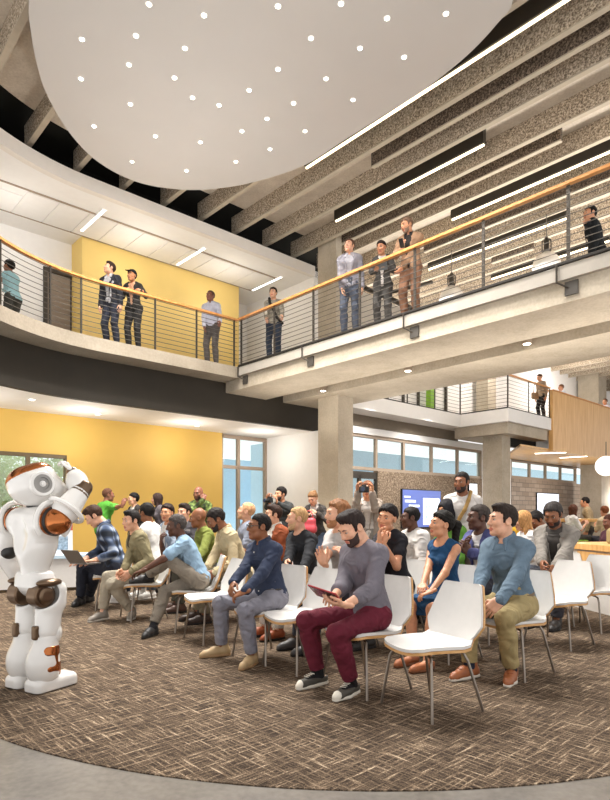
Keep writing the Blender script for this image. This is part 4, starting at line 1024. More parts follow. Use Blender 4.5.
    if beard:
        fbd = smooth_field([(q[0],) for q in face], hh, .03); gb = .0022 if beard != 'full' else .0045
        for q in face[:5]: fbd.put(q[0], q[1] if q[1] else 0.0, 'u', gb)
        fbd.put(cone(hp((-.024, .083, -.05)), hp((.024, .083, -.05)), .0075), .004)
        pl = nrm(Hm @ np.array([0, -.32, -1.0])); fbd.clip(pl, hp((0, .09, -.049)))
        fbd.clip(nrm(Hm @ np.array([0, 1, .25])), hp((0, .014, -.03))); fbd.put(cone(hp((-.016, .1, -.067)), hp((.016, .1, -.067)), .0115), .003, 's')
        V, Q = fbd.mesh(); hmesh('beard', [(V, Q, 0)], mat('beard_hair', mul(hcol, 1.35) if isinstance(beard, str) and len(beard) != 6 else beard, 0.85, var=.2, scale=80), root)
    if extra: extra(e)
    return e
# ================================================================ THE AUDIENCE
def at(px, py, Y): return np.array([(px - CX) / F * Y, Y, CAMH + (HOR - py) * Y / F])
def who(label, X, Y, yw, hyaw=None, pitch=0, roll=0, feet=None, hands=None, s=1.0, z0=0.0, seat=True, chr_=None, chair_yaw=None, hpx=None, xlim=.3, **kw):
    """yw / hyaw: absolute headings (90 = picture left, 180 = to the camera). feet: (heel, toe) floor pixels right, left. hands: (px, py, Y) right, left"""
    if hpx:
        ln, sd, tw, cv = kw.get('lean', 4), kw.get('side', 0), kw.get('twist', 0), kw.get('curve', 6); X0 = X
        Hm = rotm((hyaw - yw) if hyaw is not None else 0, pitch, roll)
        for _ in range(6):
            P0 = np.array((0, -0.05 if seat else 0, (0.44 / s + 0.085) if seat else 0.925)); T1 = rotm(tw * .4, ln, sd); T2 = rotm(tw, ln + cv, sd)
            Hc = P0 + T1[:, 2] * .17 + T2[:, 2] * .345 + T2 @ np.array([0, .012, .05]) + Hm @ np.array([0, .018, .108])
            cy, sy = math.cos(R(yw)), math.sin(R(yw)); w = (X + s * (cy * Hc[0] - sy * Hc[1]), Y + s * (sy * Hc[0] + cy * Hc[1]), z0 + s * Hc[2])
            tx = (hpx[0] - CX) / F * w[1]; tz = CAMH + (HOR - hpx[1]) * w[1] / F
            X = max(X0 - xlim, min(X0 + xlim, X + tx - w[0]))
            if seat: s = max(.92, min(1.12, s + (tz - w[2]) / .85))
            else: s = max(.9, min(1.1, s * (tz - z0) / (w[2] - z0)))
    yaw = R(yw); c, sn = math.cos(yaw), math.sin(yaw)
    def loc(p):
        d = np.array([p[0] - X, p[1] - Y]); return np.array([(c * d[0] + sn * d[1]) / s, (-sn * d[0] + c * d[1]) / s, (p[2] - z0) / s])
    if feet:
        for k, ft in zip('rl', feet):
            if ft is None: continue
            h, t = np.array(on_floor(*ft[0])), np.array(on_floor(*ft[1])); d = (t - h) / np.linalg.norm(t - h); a = h + d * 0.065
            kw[k + 'f'] = loc((a[0], a[1], 0.085)); kw[k + 'f'][2] = 0.085
            kw[k + 'fy'] = math.degrees(math.atan2(-d[0], d[1])) - yw
    if hands:
        for k, hd in zip('rl', hands):
            if hd is not None: kw[k + 'h'] = loc(at(*hd))
    head = ((hyaw - yw) if hyaw is not None else 0, pitch, roll)
    if chr_: chair(X, Y, yaw if chair_yaw is None else R(chair_yaw), chr_)
    return person(label, X, Y, yaw, sit=seat, s=s, z0=z0, head=head, px=Y / F, **kw)
def plaid():
    m, nt, b = nodes('plaid_fabric'); v = coords(nt)
    sp = nt.nodes.new('ShaderNodeSeparateXYZ'); nt.links.new(v, sp.inputs[0]); ws = []
    for ax, sc in (('X', 62.0), ('Z', 55.0)):
        mm = nd(nt, 'ShaderNodeMath', operation='MULTIPLY'); nt.links.new(sp.outputs[ax], mm.inputs[0]); mm.inputs[1].default_value = sc
        sn = nd(nt, 'ShaderNodeMath', operation='SINE'); nt.links.new(mm.outputs[0], sn.inputs[0]); ws.append(sn.outputs[0])
    ad = nd(nt, 'ShaderNodeMath', operation='ADD'); nt.links.new(ws[0], ad.inputs[0]); nt.links.new(ws[1], ad.inputs[1])
    rm = nd(nt, 'ShaderNodeMapRange'); rm.inputs['From Min'].default_value = -2; rm.inputs['From Max'].default_value = 2; nt.links.new(ad.outputs[0], rm.inputs['Value'])
    nt.links.new(ramp(nt, rm.outputs[0], [(0.2, srgb('1f2530')), (0.5, srgb('39455c')), (0.62, srgb('4c5c78')), (0.85, srgb('9aa4b4'))]), b.inputs['Base Color'])
    b.inputs['Roughness'].default_value = 0.9; return m
def camo():
    m, nt, b = nodes('leafy_fabric'); n = nd(nt, 'ShaderNodeTexNoise', Scale=11.0, Detail=3.0); nt.links.new(coords(nt), n.inputs['Vector'])
    nt.links.new(ramp(nt, n.outputs['Fac'], [(0.4, srgb('242c14')), (0.5, srgb('485a28')), (0.62, srgb('7d8f4c'))]), b.inputs['Base Color']); b.inputs['Roughness'].default_value = 0.9; return m
def glasses(e, col='17130f'):
    Hc, Hm, r = e['Hc'], e['Hm'], e['root']; hp = lambda *c: tuple(Hc + Hm @ np.array(c)); m = MB()
    for k in (-1, 1):
        m.tube([hp(k * .031 + .021 * math.cos(a), .105 - .004 * abs(math.cos(a)), .006 + .016 * math.sin(a)) for a in np.arange(0, 6.6, .5)], .0028, 6)
        m.tube([hp(k * .052, .1, .012), hp(k * .077, .04, .012), hp(k * .08, -.005, .008)], .0026, 6)
    m.tube([hp(-.011, .106, .01), hp(.011, .106, .01)], .0028, 6); m.build('glasses', mat('spectacle_frame', col, 0.3), r, smooth=True)
def watch(e, k=-1, face='f2f0ea', strap='2a2522'):
    C, d, n = e['hands'][k]; el = e['L'][k][1]; u = nrm(C - el); a = C - u * .035; m = MB()
    m.lathe([(.031, -.012), (.034, -.011), (.034, .011), (.031, .012)], 18, a, u).build('watch', mat('watch_strap', strap, 0.5), e['root'], smooth=True)
    MB().lathe([(.017, 0), (.017, .008), (.012, .01)], 16, a - n * .032, -n).build('watch_face', mat('watch_dial', face, 0.25), e['root'], smooth=True)
def wpt(e, p):                     # local point of a person -> world
    r = e['root']; p = np.array(p) * e['s']; c, sn = math.cos(r.rotation_euler[2]), math.sin(r.rotation_euler[2])
    return Vector((r.location.x + c * p[0] - sn * p[1], r.location.y + sn * p[0] + c * p[1], r.location.z + p[2]))
def wdir(e, d):
    r = e['root']; c, sn = math.cos(r.rotation_euler[2]), math.sin(r.rotation_euler[2]); return Vector((c * d[0] - sn * d[1], sn * d[0] + c * d[1], d[2]))
def orient(o, x, y, z):
    o.rotation_euler = Matrix((x, y, z)).transposed().to_euler(); return o
def strap_over(e, col, k=1, w=.022):
    """band from one shoulder across the chest to the other hip"""
    T2, T1, Nk, Ch, P0 = e['T2'], e['T1'], e['Nk'], e['Ch'], e['P0']; m = []
    pts = [Nk + T2 @ [k * .09, -.09, -.01], Nk + T2 @ [k * .095, 0, .045], Nk + T2 @ [k * .075, .105, -.04], Ch + T2 @ [k * .035, .15, .03], Ch + T2 @ [-k * .02, .15, -.06], P0 + T1 @ [-k * .09, .15, .10], P0 + T1 @ [-k * .2, .05, .0]]
    for a, b in zip(pts, pts[1:]): m.append((cone(a, b, w, w, T2[:, 1], 1.5), .01))
    return hmesh('shoulder_strap', [(*run(m, .008).mesh(), 0)], cloth(col), e['root'])
# ---- front row
e = who('man in plaid shirt and dark trousers typing on a laptop on his knees', -2.62, 7.8, 108, 108, 38, hpx=(94, 515), s=1.03, feet=(((83, 604), (60, 611)), ((92, 601), (72, 606))), hands=((83.5, 560, 7.55), (92.5, 561, 7.45)),
    lean=8, curve=12, skin='light', hair=dict(type='quiff', col='3a261b'), top=dict(type='shirt', mat=plaid(), sleeve=1.6), bot=dict(col='2a2d38'), shoes=dict(col='2c2a2c', sock='23232a'),
    hl=dict(n=(0, .2, -1), d=(.3, 1, -.1), c=.35), hr=dict(n=(0, .2, -1), d=(-.1, 1, -.1), c=.35), chr_='white chair under the man with the laptop'); LAP = e
e = who('man in khaki blazer and pale trousers sitting with his hands between his knees', -1.86, 7.0, 122, 138, 4, hpx=(131, 521), s=1.0, feet=(((107, 619), (86, 623)), ((133, 617), (124, 629))), hands=((124, 571, 6.7), (131, 572, 6.65)),
    lean=10, curve=8, skin='light', hair=dict(type='quiff', col='1f1a18'), top=dict(type='jacket', col='8a8062', inner='3f3a34', collar=False, open=(.06, .03), button=.1), bot=dict(col='a79d8b', up=1.9), shoes=dict(col='8d857b', sole='cfc8be'),
    hl=dict(n=(1, 0, -.2), d=(.2, .8, -.7)), hr=dict(n=(-1, 0, -.2), d=(-.2, .8, -.7)), chr_='white chair under the man in the khaki blazer')
e = who('man in light blue t-shirt with one leg crossed over, chin on his fist', -1.36, 6.38, 102, 112, 4, hpx=(176, 526), s=1.03, feet=(((156, 634), (132, 643)), None), hands=((161.5, 544, 6.25), (139, 573, 5.95)),
    lean=14, curve=12, twist=-4, skin='dark', hair=dict(type='short', col='4a4340', t=.010), top=dict(type='tee', col='8ba6bd', v=.09, sleeve=.7, hem=-.09, rib=False), bot=dict(col='857c70', up=1.88), shoes=dict(col='2d2b2b', sock='2a2a2e'),
    lf=(.13, .52, .60), lfy=30, lkn=(-.9, .3, 1.2), relb=(.35, .6, -.9), lelb=(-.6, .2, -.4), hr=dict(d=(-.25, .1, 1), n=(0, -1, .2), c=.95), hl=dict(d=(.35, .9, -.3), n=(.2, .2, -1), c=.5), chr_='white chair under the man in the light blue t-shirt')
chair(-.93, 5.83, R(124), 'empty white chair between the man in light blue t-shirt and the man in navy shirt')
e = who('man with glasses in navy shirt, grey trousers and tan boots, hands clasped', -.42, 5.08, 132, 112, -2, hpx=(259, 527), s=1.0, feet=(((229, 655), (199, 658)), ((255, 663), (237, 674))), hands=((224.5, 597, 4.62), (240, 598, 4.58)),
    lean=6, curve=8, skin='brown', hair=dict(type='buzz', col='1a1615'), top=dict(type='shirt', col='333b50', buttons=True), bot=dict(col='84838d', belt='3c352c'), shoes=dict(col='b59a72', sole='a5835c', boot=True),
    hr=dict(d=(-.55, .7, -.5), n=(-.6, -.3, -.7), c=.55), hl=dict(d=(.75, .55, -.35), n=(.35, -.2, -.9), c=.6), chr_='white chair under the man in the navy shirt', extra=lambda e: (glasses(e), watch(e)))
chair(-.05, 4.78, R(128), 'empty white chair between the man in navy shirt and the man with the red tablet')
e = who('bearded man in grey sweater and maroon trousers looking down at a red tablet', .335, 4.2, 128, 122, 30, hpx=(352, 528), s=1.0, feet=(((325, 683), (288, 692)), ((356, 692), (327, 707))), hands=((334, 596, 3.93), (346, 605, 3.78)),
    lean=3, curve=8, skin='light', hair=dict(type='quiff', col='2a1f1c'), beard='full', top=dict(type='sweater', col='6d6870', sleeve=1.5, loose=1.1), bot=dict(col='63202f', up=1.9), shoes=dict(col='4a463f', sole='ddd6c8', lace='e2dccf', cap='ddd6c8', low=True, sock='1f1d1f'),
    relb=(.3, -.5, -.7), lelb=(-.35, -.4, -.6), hr=dict(d=(-.55, .8, .1), n=(.1, .2, -1), c=.55), hl=dict(d=(.55, .8, .12), n=(.2, -.2, 1), c=.3, th=.2), chr_='white chair under the man in maroon trousers'); MAR = e
chair(.80, 3.76, R(122), 'empty white chair nearest to the camera, its whole seat and back in view')
# ---- second row
e = who('woman in sleeveless blue dress with dark ponytail', 1.27, 5.12, 126, 104, -8, hpx=(441, 525), s=.96, sex='f', feet=(((417, 663), (398, 667)), ((432, 668), (415, 673))), hands=((421, 592, 4.78), (430, 593, 4.74)),
    lean=3, curve=4, skin='tan', hair=dict(type='ponytail', col='17130f', t=.017), top=dict(type='dress', col='234a70', fold=.003), shoes=dict(col='a5623a', sole='7a4a2c', low=True),
    hr=dict(d=(-.5, .8, -.3), n=(0, -.2, -1), c=.5), hl=dict(d=(.5, .8, -.3), n=(0, -.2, -1), c=.5), chr_='white chair under the woman in the blue dress')
e = who('dark haired man in slate blue shirt and khaki trousers, hands on thighs', 1.69, 4.62, 130, 100, -4, hpx=(502, 521), s=1.02, feet=(((476, 676), (447, 682)), ((512, 678), (507, 694))), hands=((474, 602, 4.3), (495, 610, 4.12)),
    lean=9, curve=8, skin='light', hair=dict(type='quiff', col='2b211c'), top=dict(type='shirt', col='647787', hem=-.06), bot=dict(col='a39167', belt='6a543a'), shoes=dict(col='9a5a34', sole='d8cfc2', sock='2a3040', lace='7a4428'),
    hr=dict(d=(-.1, .8, -.5), n=(.1, -.5, -.9), c=.2), hl=dict(d=(.5, .6, -.7), n=(.6, -.4, -.6), c=.4), chr_='white chair under the man in the slate blue shirt')
e = who('man with cropped fair hair in black sweater smiling to the left', -.085, 6.15, 128, 100, -2, hpx=(297, 519), s=1.03, hands=((284, 575, 5.55), (300, 577, 5.5)), lean=6, skin='light', hair=dict(type='buzz', col='b99468', line=.075), beard='c09a72',
    top=dict(type='sweater', col='26272b'), bot=dict(col='cfc9c0'), shoes=dict(col='a5552f'), chr_='white chair under the man in the black sweater')
e = who('bearded man in light grey t-shirt gesturing with both hands raised', .27, 5.55, 122, 112, -3, hpx=(337, 515), s=1.06, hands=((323.5, 566, 5.1), (346.5, 559, 5.15)), lean=6, skin='light', hair=dict(type='curly', col='8a5f3f', t=.012), beard='9a6c48',
    top=dict(type='tee', col='b3aeab', sleeve=.75), bot=dict(col='3d3f48'), shoes=dict(col='4d4a49'), relb=(.6, -.2, -.9), lelb=(-.8, .0, -.6), hr=dict(d=(-.1, .55, .8), n=(-.8, .4, .4), c=.15, th=.0), hl=dict(d=(.55, .3, .85), n=(.7, .2, -.3), c=.35), chr_='white chair under the man in the light grey t-shirt')
e = who('woman in black dress with hair bun, fingers at her chin', .84, 5.75, 124, 146, 4, roll=-8, hpx=(387, 518), s=1.0, sex='f', hands=((379.5, 541, 5.38), (383, 543, 5.42)), lean=8, skin='tan', hair=dict(type='bun', col='1c1514', t=.013),
    top=dict(type='tee', col='26252a', sleeve=.45, drop=.02), bot=dict(col='26252a'), relb=(.3, .5, -1), lelb=(-.4, .4, -1), hr=dict(d=(.1, -.1, 1), n=(-.8, -.5, 0), c=.5), hl=dict(d=(.1, -.15, 1), n=(.6, -.7, 0), c=.6), chr_='white chair under the woman in the black dress')
chair(1.02, 6.05, R(112), 'empty white chair between the woman in black and the woman in the blue dress')
e = who('man in white t-shirt seen in profile before the blue screen', 1.2, 6.75, 118, 92, 0, hpx=(410, 518), s=1.0, lean=4, skin='dark', hair=dict(type='buzz', col='1a1513'), top=dict(type='tee', col='d8d4d0', loose=1.15, sleeve=.75), bot=dict(col='4a4c55'), chr_='white chair under the man in the white t-shirt')
e = who('man in purple blue jacket over a white shirt, hands together before his chest', 1.72, 5.85, 122, 100, -2, hpx=(478, 518), s=1.05, hands=((465, 549, 5.45), (470, 553, 5.4)), lean=6, skin='dark', hair=dict(type='short', col='3b332f', t=.009),
    top=dict(type='jacket', col='4c4f7a', inner='d9d4cf', collar=False, open=(.07, .05), button=0), bot=dict(col='2f3038'), relb=(.7, -.1, -.8), lelb=(-.8, 0, -.7), hr=dict(d=(-.4, .5, .7), n=(-.8, -.3, 0)), hl=dict(d=(.5, .4, .7), n=(.8, -.3, 0)), chr_='white chair under the man in the purple blue jacket')
e = who('person in dark headscarf and green top behind the ponytail of the woman in blue', 1.74, 7.15, 125, 118, 0, hpx=(447, 510), s=1.03, sex='f', skin='olive', hair=dict(type='hijab', col='1d1b20'), top=dict(type='sweater', col='62943c'), bot=dict(col='2b2b30'), chr_='white chair under the person in the dark headscarf')
e = who('man in beige shirt looking down, behind the empty chair', -.93, 6.95, 118, 112, 28, hpx=(216, 520), s=1.06, hands=((205, 571, 6.6), (214, 573, 6.5)), lean=14, curve=10, skin='brown', hair=dict(type='short', col='231c19', t=.009), beard='231b18',
    top=dict(type='shirt', col='bfae8b'), bot=dict(col='837a66'), shoes=dict(col='3a2a22'), chr_='white chair under the man in the beige shirt')
e = who('bald man in lime green sweater leaning forward', -1.4, 7.65, 115, 100, 6, hpx=(198, 518), s=1.07, hands=((186, 571, 7.0), (191, 572, 6.9)), lean=12, skin='brown', hair=dict(type='bald', col='2a201c'), top=dict(type='sweater', col='727a38'), bot=dict(col='5b5a52'), shoes=dict(col='5a4034'), chr_='white chair under the bald man in lime green')
e = who('man with pale reddish hair in grey t-shirt looking up to the left', -.87, 8.65, 110, 88, -14, hpx=(246, 511), s=1.03, lean=2, skin='light', hair=dict(type='buzz', col='c79a72', line=.075), beard='c49a76', top=dict(type='tee', col='8e94a4', sleeve=.8), bot=dict(col='44454c'), chr_='white chair under the man in the grey t-shirt')
e = who('man with brown hair in rust coloured jacket and white shirt', -.42, 7.85, 125, 108, -4, hpx=(273, 515), s=1.0, lean=4, skin='light', hair=dict(type='quiff', col='33221b'), top=dict(type='jacket', col='8c4a2e', inner='e2ddd6', open=(.075, .04), button=0), bot=dict(col='3c3c44'), chr_='white chair under the man in the rust jacket')
e = who('man in white t-shirt turned away to the left, behind the khaki blazer', -2.25, 8.25, 80, 62, 0, hpx=(146, 513), s=1.04, lean=4, skin='brown', hair=dict(type='short', col='171413'), beard='231a17', top=dict(type='tee', col='e0dedb', sleeve=.7), bot=dict(col='3a3d48'), shoes=dict(col='e6e2dc', sole='f0ece6'), chr_='white chair under the man in white t-shirt turned away', chair_yaw=100)
e = who('smiling woman with hair bun in pale denim jacket', -2.13, 9.05, 140, 165, 0, hpx=(167, 513), s=1.0, sex='f', skin='tan', hair=dict(type='bun', col='2a1e1a', t=.014), top=dict(type='jacket', col='9aa7b8', inner='d8d6d4', collar=False), bot=dict(col='55606f'), shoes=dict(col='e6e2dc', sole='f0ece6'), chr_='white chair under the woman in the pale denim jacket')
e = who('young man in dark grey jacket seated below the man in leafy green', -2.0, 9.7, 150, 150, 2, hpx=(184, 511), s=1.05, skin='light', hair=dict(type='quiff', col='2a211d'), top=dict(type='jacket', col='4d4a4e', inner='77726f', collar=False), bot=dict(col='33343b'), chr_='white chair under the young man in the dark grey jacket')
# ---- third and fourth row on the right
chair(2.43, 5.6, R(128), 'empty white chair before the man in the grey blazer')
chair(3.1, 6.35, R(126), 'empty white chair cut by the right edge of the photo')
e = who('man in grey blazer looking down behind an empty white chair', 3.0, 6.75, 140, 138, 24, hpx=(553, 515), s=1.07, hands=((542, 568, 6.3), (553, 571, 6.25)), lean=8, skin='brown', hair=dict(type='short', col='3a3533', t=.012), beard='2c211d',
    top=dict(type='jacket', col='857f78', inner='4a4643', collar=False, open=(.08, .03), button=.02), bot=dict(col='3a3a40'), chr_='white chair under the man in the grey blazer')
e = who('person with long fair hair half hidden behind the man in the slate blue shirt', 2.74, 7.5, 100, 80, 10, hpx=(522, 521), s=1.0, sex='f', skin='light', hair=dict(type='long', col='c08f5c'), top=dict(type='sweater', col='d9d6d4'), bot=dict(col='6b7280'), chr_='white chair under the person with long fair hair')
e = who('person in grey patterned top bending forward left of the man in the grey blazer', 3.62, 9.2, 120, 110, 35, hpx=(538, 517), s=1.0, lean=28, skin='brown', hair=dict(type='short', col='1f1b1a'), top=dict(type='sweater', col='8d8983'), bot=dict(col='3d3f45'), chr_='white chair under the person bending forward')
# ---- standing on the ground floor
GF = 'standing'
def stand(label, px, ytop, hgt, yw, z0=0.0, Y=None, **kw):
    """head top at pixel (px, ytop), total height hgt; Y follows when it is not given"""
    if Y is None: Y = F * (z0 + hgt - CAMH) / (HOR - ytop)
    X = (px - CX) / F * Y; s = hgt / 1.755
    return who(label, X, Y, yw, s=s, z0=z0, seat=False, **kw)
stand('man in bright green polo shirt seen from behind, talking', 103, 486, 1.78, -40, hyaw=-60, hands=((124, 505, 10.6), None), Y=11.1, skin='red', hair=dict(type='buzz', col='5a3a2a', line=.08), top=dict(type='tee', col='58a23c', sleeve=.75), bot=dict(col='23242a'),
    relb=(.8, .2, -.7), hr=dict(d=(.2, .3, 1), n=(-.5, 1, 0), c=.5))
stand('dark haired person in dark patterned vest standing by the yellow wall', 138, 490, 1.70, 140, hyaw=120, Y=11.5, sex='f', skin='light', hair=dict(type='short', col='141214', t=.014), top=dict(type='jacket', col='3b3634', inner='d5d0cb', collar=False), bot=dict(col='2a2a30'))
stand('woman with long dark hair standing by the yellow wall', 162, 491, 1.70, 120, hyaw=100, Y=11.8, sex='f', skin='light', hair=dict(type='long', col='3a2a25'), top=dict(type='jacket', col='6b6468', inner='4d484b', collar=False), bot=dict(col='33343b'))
stand('bald bearded man in leafy green shirt, hand at his chin', 201, 483.5, 1.80, 170, hyaw=160, pitch=8, Y=10.8, hands=((203, 500, 10.5), (204, 512, 10.45)), skin='red', hair=dict(type='bald', col='2b1d18'), beard='3a261e', top=dict(type='sweater', mat=camo()), bot=dict(col='3a3d3a'),
    relb=(.8, 0, -.8), hr=dict(d=(-.2, -.3, 1), n=(.2, -1, 0), c=.8), hl=dict(d=(1, .3, .1), n=(0, -1, 0), c=.4))
def cam_thing(e, label, group=None, up=.0, fwd=.0):
    a, b = e['hands'][-1][0], e['hands'][1][0]; mid = (a + b) / 2 + e['Hm'] @ np.array([0,   .075 + fwd, .03 + up])
    o = empty('photo_camera', wpt(e, mid), 0, label, 'camera', group)
    f = wdir(e, e['Hm'][:, 1]).normalized(); r = wdir(e, e['Hm'][:, 0]).normalized(); orient(o, r, f, r.cross(f))
    bk = mat('camera_black', '1c1b1c', 0.45)
    MB().box(-.068, -.03, -.048, .068, .03, .04).box(-.03, -.03, .038, .03, .028, .062).build('body', bk, o, bevel=.006)
    MB().lathe([(.034, .03), (.036, .06), (.038, .062), (.038, .11), (.034, .115)], 20, (0, 0, -.006), (0, 1, 0)).build('lens', bk, o, smooth=True)
    MB().lathe([(.03, 0), (.03, .003)], 18, (0, .114, -.006), (0, 1, 0)).build('lens_glass', mat('lens_glass', '2b3550', 0.05), o)
    return o
e = stand('photographer in dark shirt holding a camera before the white pier', 284, 484.5, 1.77, 150, hyaw=130, Y=10.6, hands=((269, 501, 10.15), (277, 503, 10.15)), skin='tan', hair=dict(type='curly', col='1c1716', t=.008), beard='2a201d', top=dict(type='shirt', col='3b3c3c', collar=False), bot=dict(col='2c2d33'),
    relb=(.8, .2, -.6), lelb=(-.9, .3, -.4), hr=dict(d=(.1, .3, 1), n=(-.8, .4, 0), c=.6), hl=dict(d=(-.1, .3, 1), n=(.8, .4, 0), c=.6))
cam_thing(e, 'camera of the photographer in the dark shirt')
e = stand('woman in dark blazer looking down at her hands, red bag on her arm', 316, 486.5, 1.70, 165, hyaw=150, pitch=30, Y=10.2, sex='f', hands=((309, 515, 9.95), (317, 513, 9.95)), skin='light', hair=dict(type='bun', col='84603f', t=.008), top=dict(type='jacket', col='45403d', inner='c9c2bc'), bot=dict(col='5a6a80'), relb=(.8, -.2, -.7), lelb=(-.8, -.2, -.7))
b = empty('handbag', (at(308.5, 522, 9.85)[0], 9.85, at(308.5, 532, 9.85)[2]), R(-20), 'red handbag on the arm of the woman in the dark blazer', 'bag')
rd = mat('red_leather', 'c2454f', 0.5)
hmesh('body', [(*run([(rbox((0, 0, .11), (.13, .055, .13), .05), 0), (rbox((0, 0, .05), (.14, .07, .06), .05), .04)], .011).mesh(), 0)], rd, b)
MB().tube([(-.08, 0, .21)] + [(-.08 * math.cos(t), 0, .23 + .13 * math.sin(t)) for t in np.arange(.2, 3.0, .3)] + [(.08, 0, .21)], .009, 6).build('handle', rd, b, smooth=True)
e = stand('photographer in beige jacket raising a camera to his face beside the column', 368, 478, 1.77, 170, hyaw=165, Y=8.6, hands=((358, 491, 8.2), (372, 492, 8.2)), skin='tan', hair=dict(type='short', col='7b4f38'), top=dict(type='jacket', col='9a8c80', inner='d3cbc4', collar=False, open=(.09, .08), button=0), bot=dict(col='8a847e'),
    relb=(.15, .0, -1), lelb=(-.15, .0, -1), hr=dict(d=(.1, .3, 1), n=(-.8, .4, 0), c=.6), hl=dict(d=(-.1, .3, 1), n=(.8, .4, 0), c=.6))
cam_thing(e, 'camera of the photographer in the beige jacket')
e = stand('standing man in white sweater with a tan bag strap across his chest', 463, 468.5, 1.80, 160, hyaw=140, pitch=2, Y=7.15, skin='brown', hair=dict(type='buzz', col='1d1714'), beard='2a1d18', top=dict(type='sweater', col='cfc9c4', hem=-.06), bot=dict(col='6b5f55'), extra=lambda e: strap_over(e, 'a3824f', -1))
# ---- upper gallery and bridge
UP = dict(z0=4.53)
stand('woman in light blue shirt at the left end of the gallery', 13, 258, 1.70, 70, hyaw=75, sex='f', skin='brown', hair=dict(type='curly', col='17130f', t=.016), hands=((5, 283, 11.6), (4, 290, 11.5)), top=dict(type='shirt', col='93b8bf', collar=False), bot=dict(col='3b3a36'), **UP)
stand('man in dark suit and open grey shirt before the yellow gallery wall', 112, 262, 1.77, 165, hyaw=130, pitch=-12, skin='light', hair=dict(type='quiff', col='3a2a22'), hands=((100, 309, 11.6), (121, 308, 11.5)), top=dict(type='jacket', col='25262c', inner='a9a7a8', open=(.085, .05), button=.0), bot=dict(col='282b36'), lf=(-.15, .05, .085), rf=(.1, 0, .085), **UP)
stand('person with folded arms in dark blazer and cap, before the yellow gallery wall', 134, 270, 1.70, 175, hyaw=160, sex='f', skin='olive', hair=dict(type='cap', col='16151a'), hands=((126, 290, 11.5), (141, 291, 11.5)), top=dict(type='jacket', col='2a2724', inner='b98a6c', collar=False), bot=dict(col='2b2a2a'), relb=(.6, -.3, -.8), lelb=(-.6, -.3, -.8), hr=dict(d=(-1, .2, 0), n=(0, -1, 0)), hl=dict(d=(1, .2, 0), n=(0, -1, 0)), **UP)
stand('bald man in white shirt and grey trousers before the yellow gallery wall', 212, 290.5, 1.74, 170, hyaw=150, pitch=-4, skin='red', hair=dict(type='buzz', col='5b4438', line=.085), hands=((204, 336, 12.8), (221, 328, 12.6)), top=dict(type='shirt', col='c3c4d2', hem=.0), bot=dict(col='5c5652'), **UP)
e = stand('man in camouflage top and dark trousers leaning on the bridge end with a sling bag', 274, 287.5, 1.70, 175, hyaw=165, skin='light', hair=dict(type='short', col='17130f'), hands=((266, 322, 12.4), (283, 320, 12.3)), top=dict(type='shirt', mat=mat('mottled_fabric', '8f887a', 0.9, var=.45, scale=16), collar=False), bot=dict(col='2b3340'), extra=lambda e: strap_over(e, '2a2826', 1, .03), **UP)
stand('man in light grey suit standing on the bridge', 350, 239.5, 1.83, 170, hyaw=150, pitch=-6, skin='light', hair=dict(type='short', col='5a4234'), hands=((342, 290, 10.75), (362, 288, 10.7)), top=dict(type='jacket', col='8a878e', inner='aaa7ad', open=(.08, .05), button=.02), bot=dict(col='4b505c'), **UP)
e = stand('woman in dark grey suit looking at a tablet on the bridge', 383, 241.5, 1.71, 165, hyaw=150, pitch=18, sex='f', skin='tan', hair=dict(type='bun', col='2c1f1a', t=.008), hands=((376, 271, 10.3), (386, 269, 10.3)), top=dict(type='jacket', col='4a4744', inner='c9c1ba', collar=False), bot=dict(col='4a4744'), relb=(.7, -.3, -.7), lelb=(-.7, -.3, -.7), hr=dict(d=(-.3, .8, .2), n=(0, 0, 1)), hl=dict(d=(.3, .8, .2), n=(0, .3, -1)), **UP); TAB = e
e = stand('man in beige blazer looking at a phone on the bridge', 411, 218, 1.86, 150, hyaw=120, pitch=18, skin='tan', hair=dict(type='short', col='6f5645'), beard='7d6452', hands=((402, 250, 9.8), (402, 268, 10.0)), top=dict(type='jacket', col='9c7b60', inner='2f2a28', open=(.075, .03), button=.02), bot=dict(col='7d5a45'), relb=(.7, -.3, -.6), hr=dict(d=(-.2, .6, .7), n=(-.8, 0, .6), c=.5), **UP); PHO = e
stand('person in black seen at the right edge on the bridge', 597, 202.5, 1.73, 60, hyaw=100, skin='tan', hair=dict(type='short', col='14110f'), hands=((586, 222, 9.1), None), top=dict(type='jacket', col='1e2022', inner='1c1c1e', collar=False), bot=dict(col='17181b'), relb=(.6, .2, -.7), **UP)
e = stand('woman in striped trousers with a bag standing at the far balcony rail', 542, 373.5, 1.70, 120, hyaw=110, pitch=12, sex='f', skin='tan', hair=dict(type='bun', col='4a3428', t=.01), top=dict(type='shirt', col='a8927c', collar=False), bot=dict(col='2c2a2a'), Y=20.6, **UP)
stand('person in white top behind the wooden balcony front', 564, 378.5, 1.70, 90, hyaw=90, pitch=5, sex='f', skin='tan', hair=dict(type='short', col='6a4630'), top=dict(type='tee', col='d9d9de'), bot=dict(col='4a4c52'), Y=22.2, **UP)
stand('person in pale top farthest along the wooden balcony front', 606.5, 397, 1.70, 120, hyaw=110, skin='tan', hair=dict(type='short', col='5a3a2a'), top=dict(type='tee', col='c9c4cc'), bot=dict(col='4a4c52'), Y=25.0, **UP)
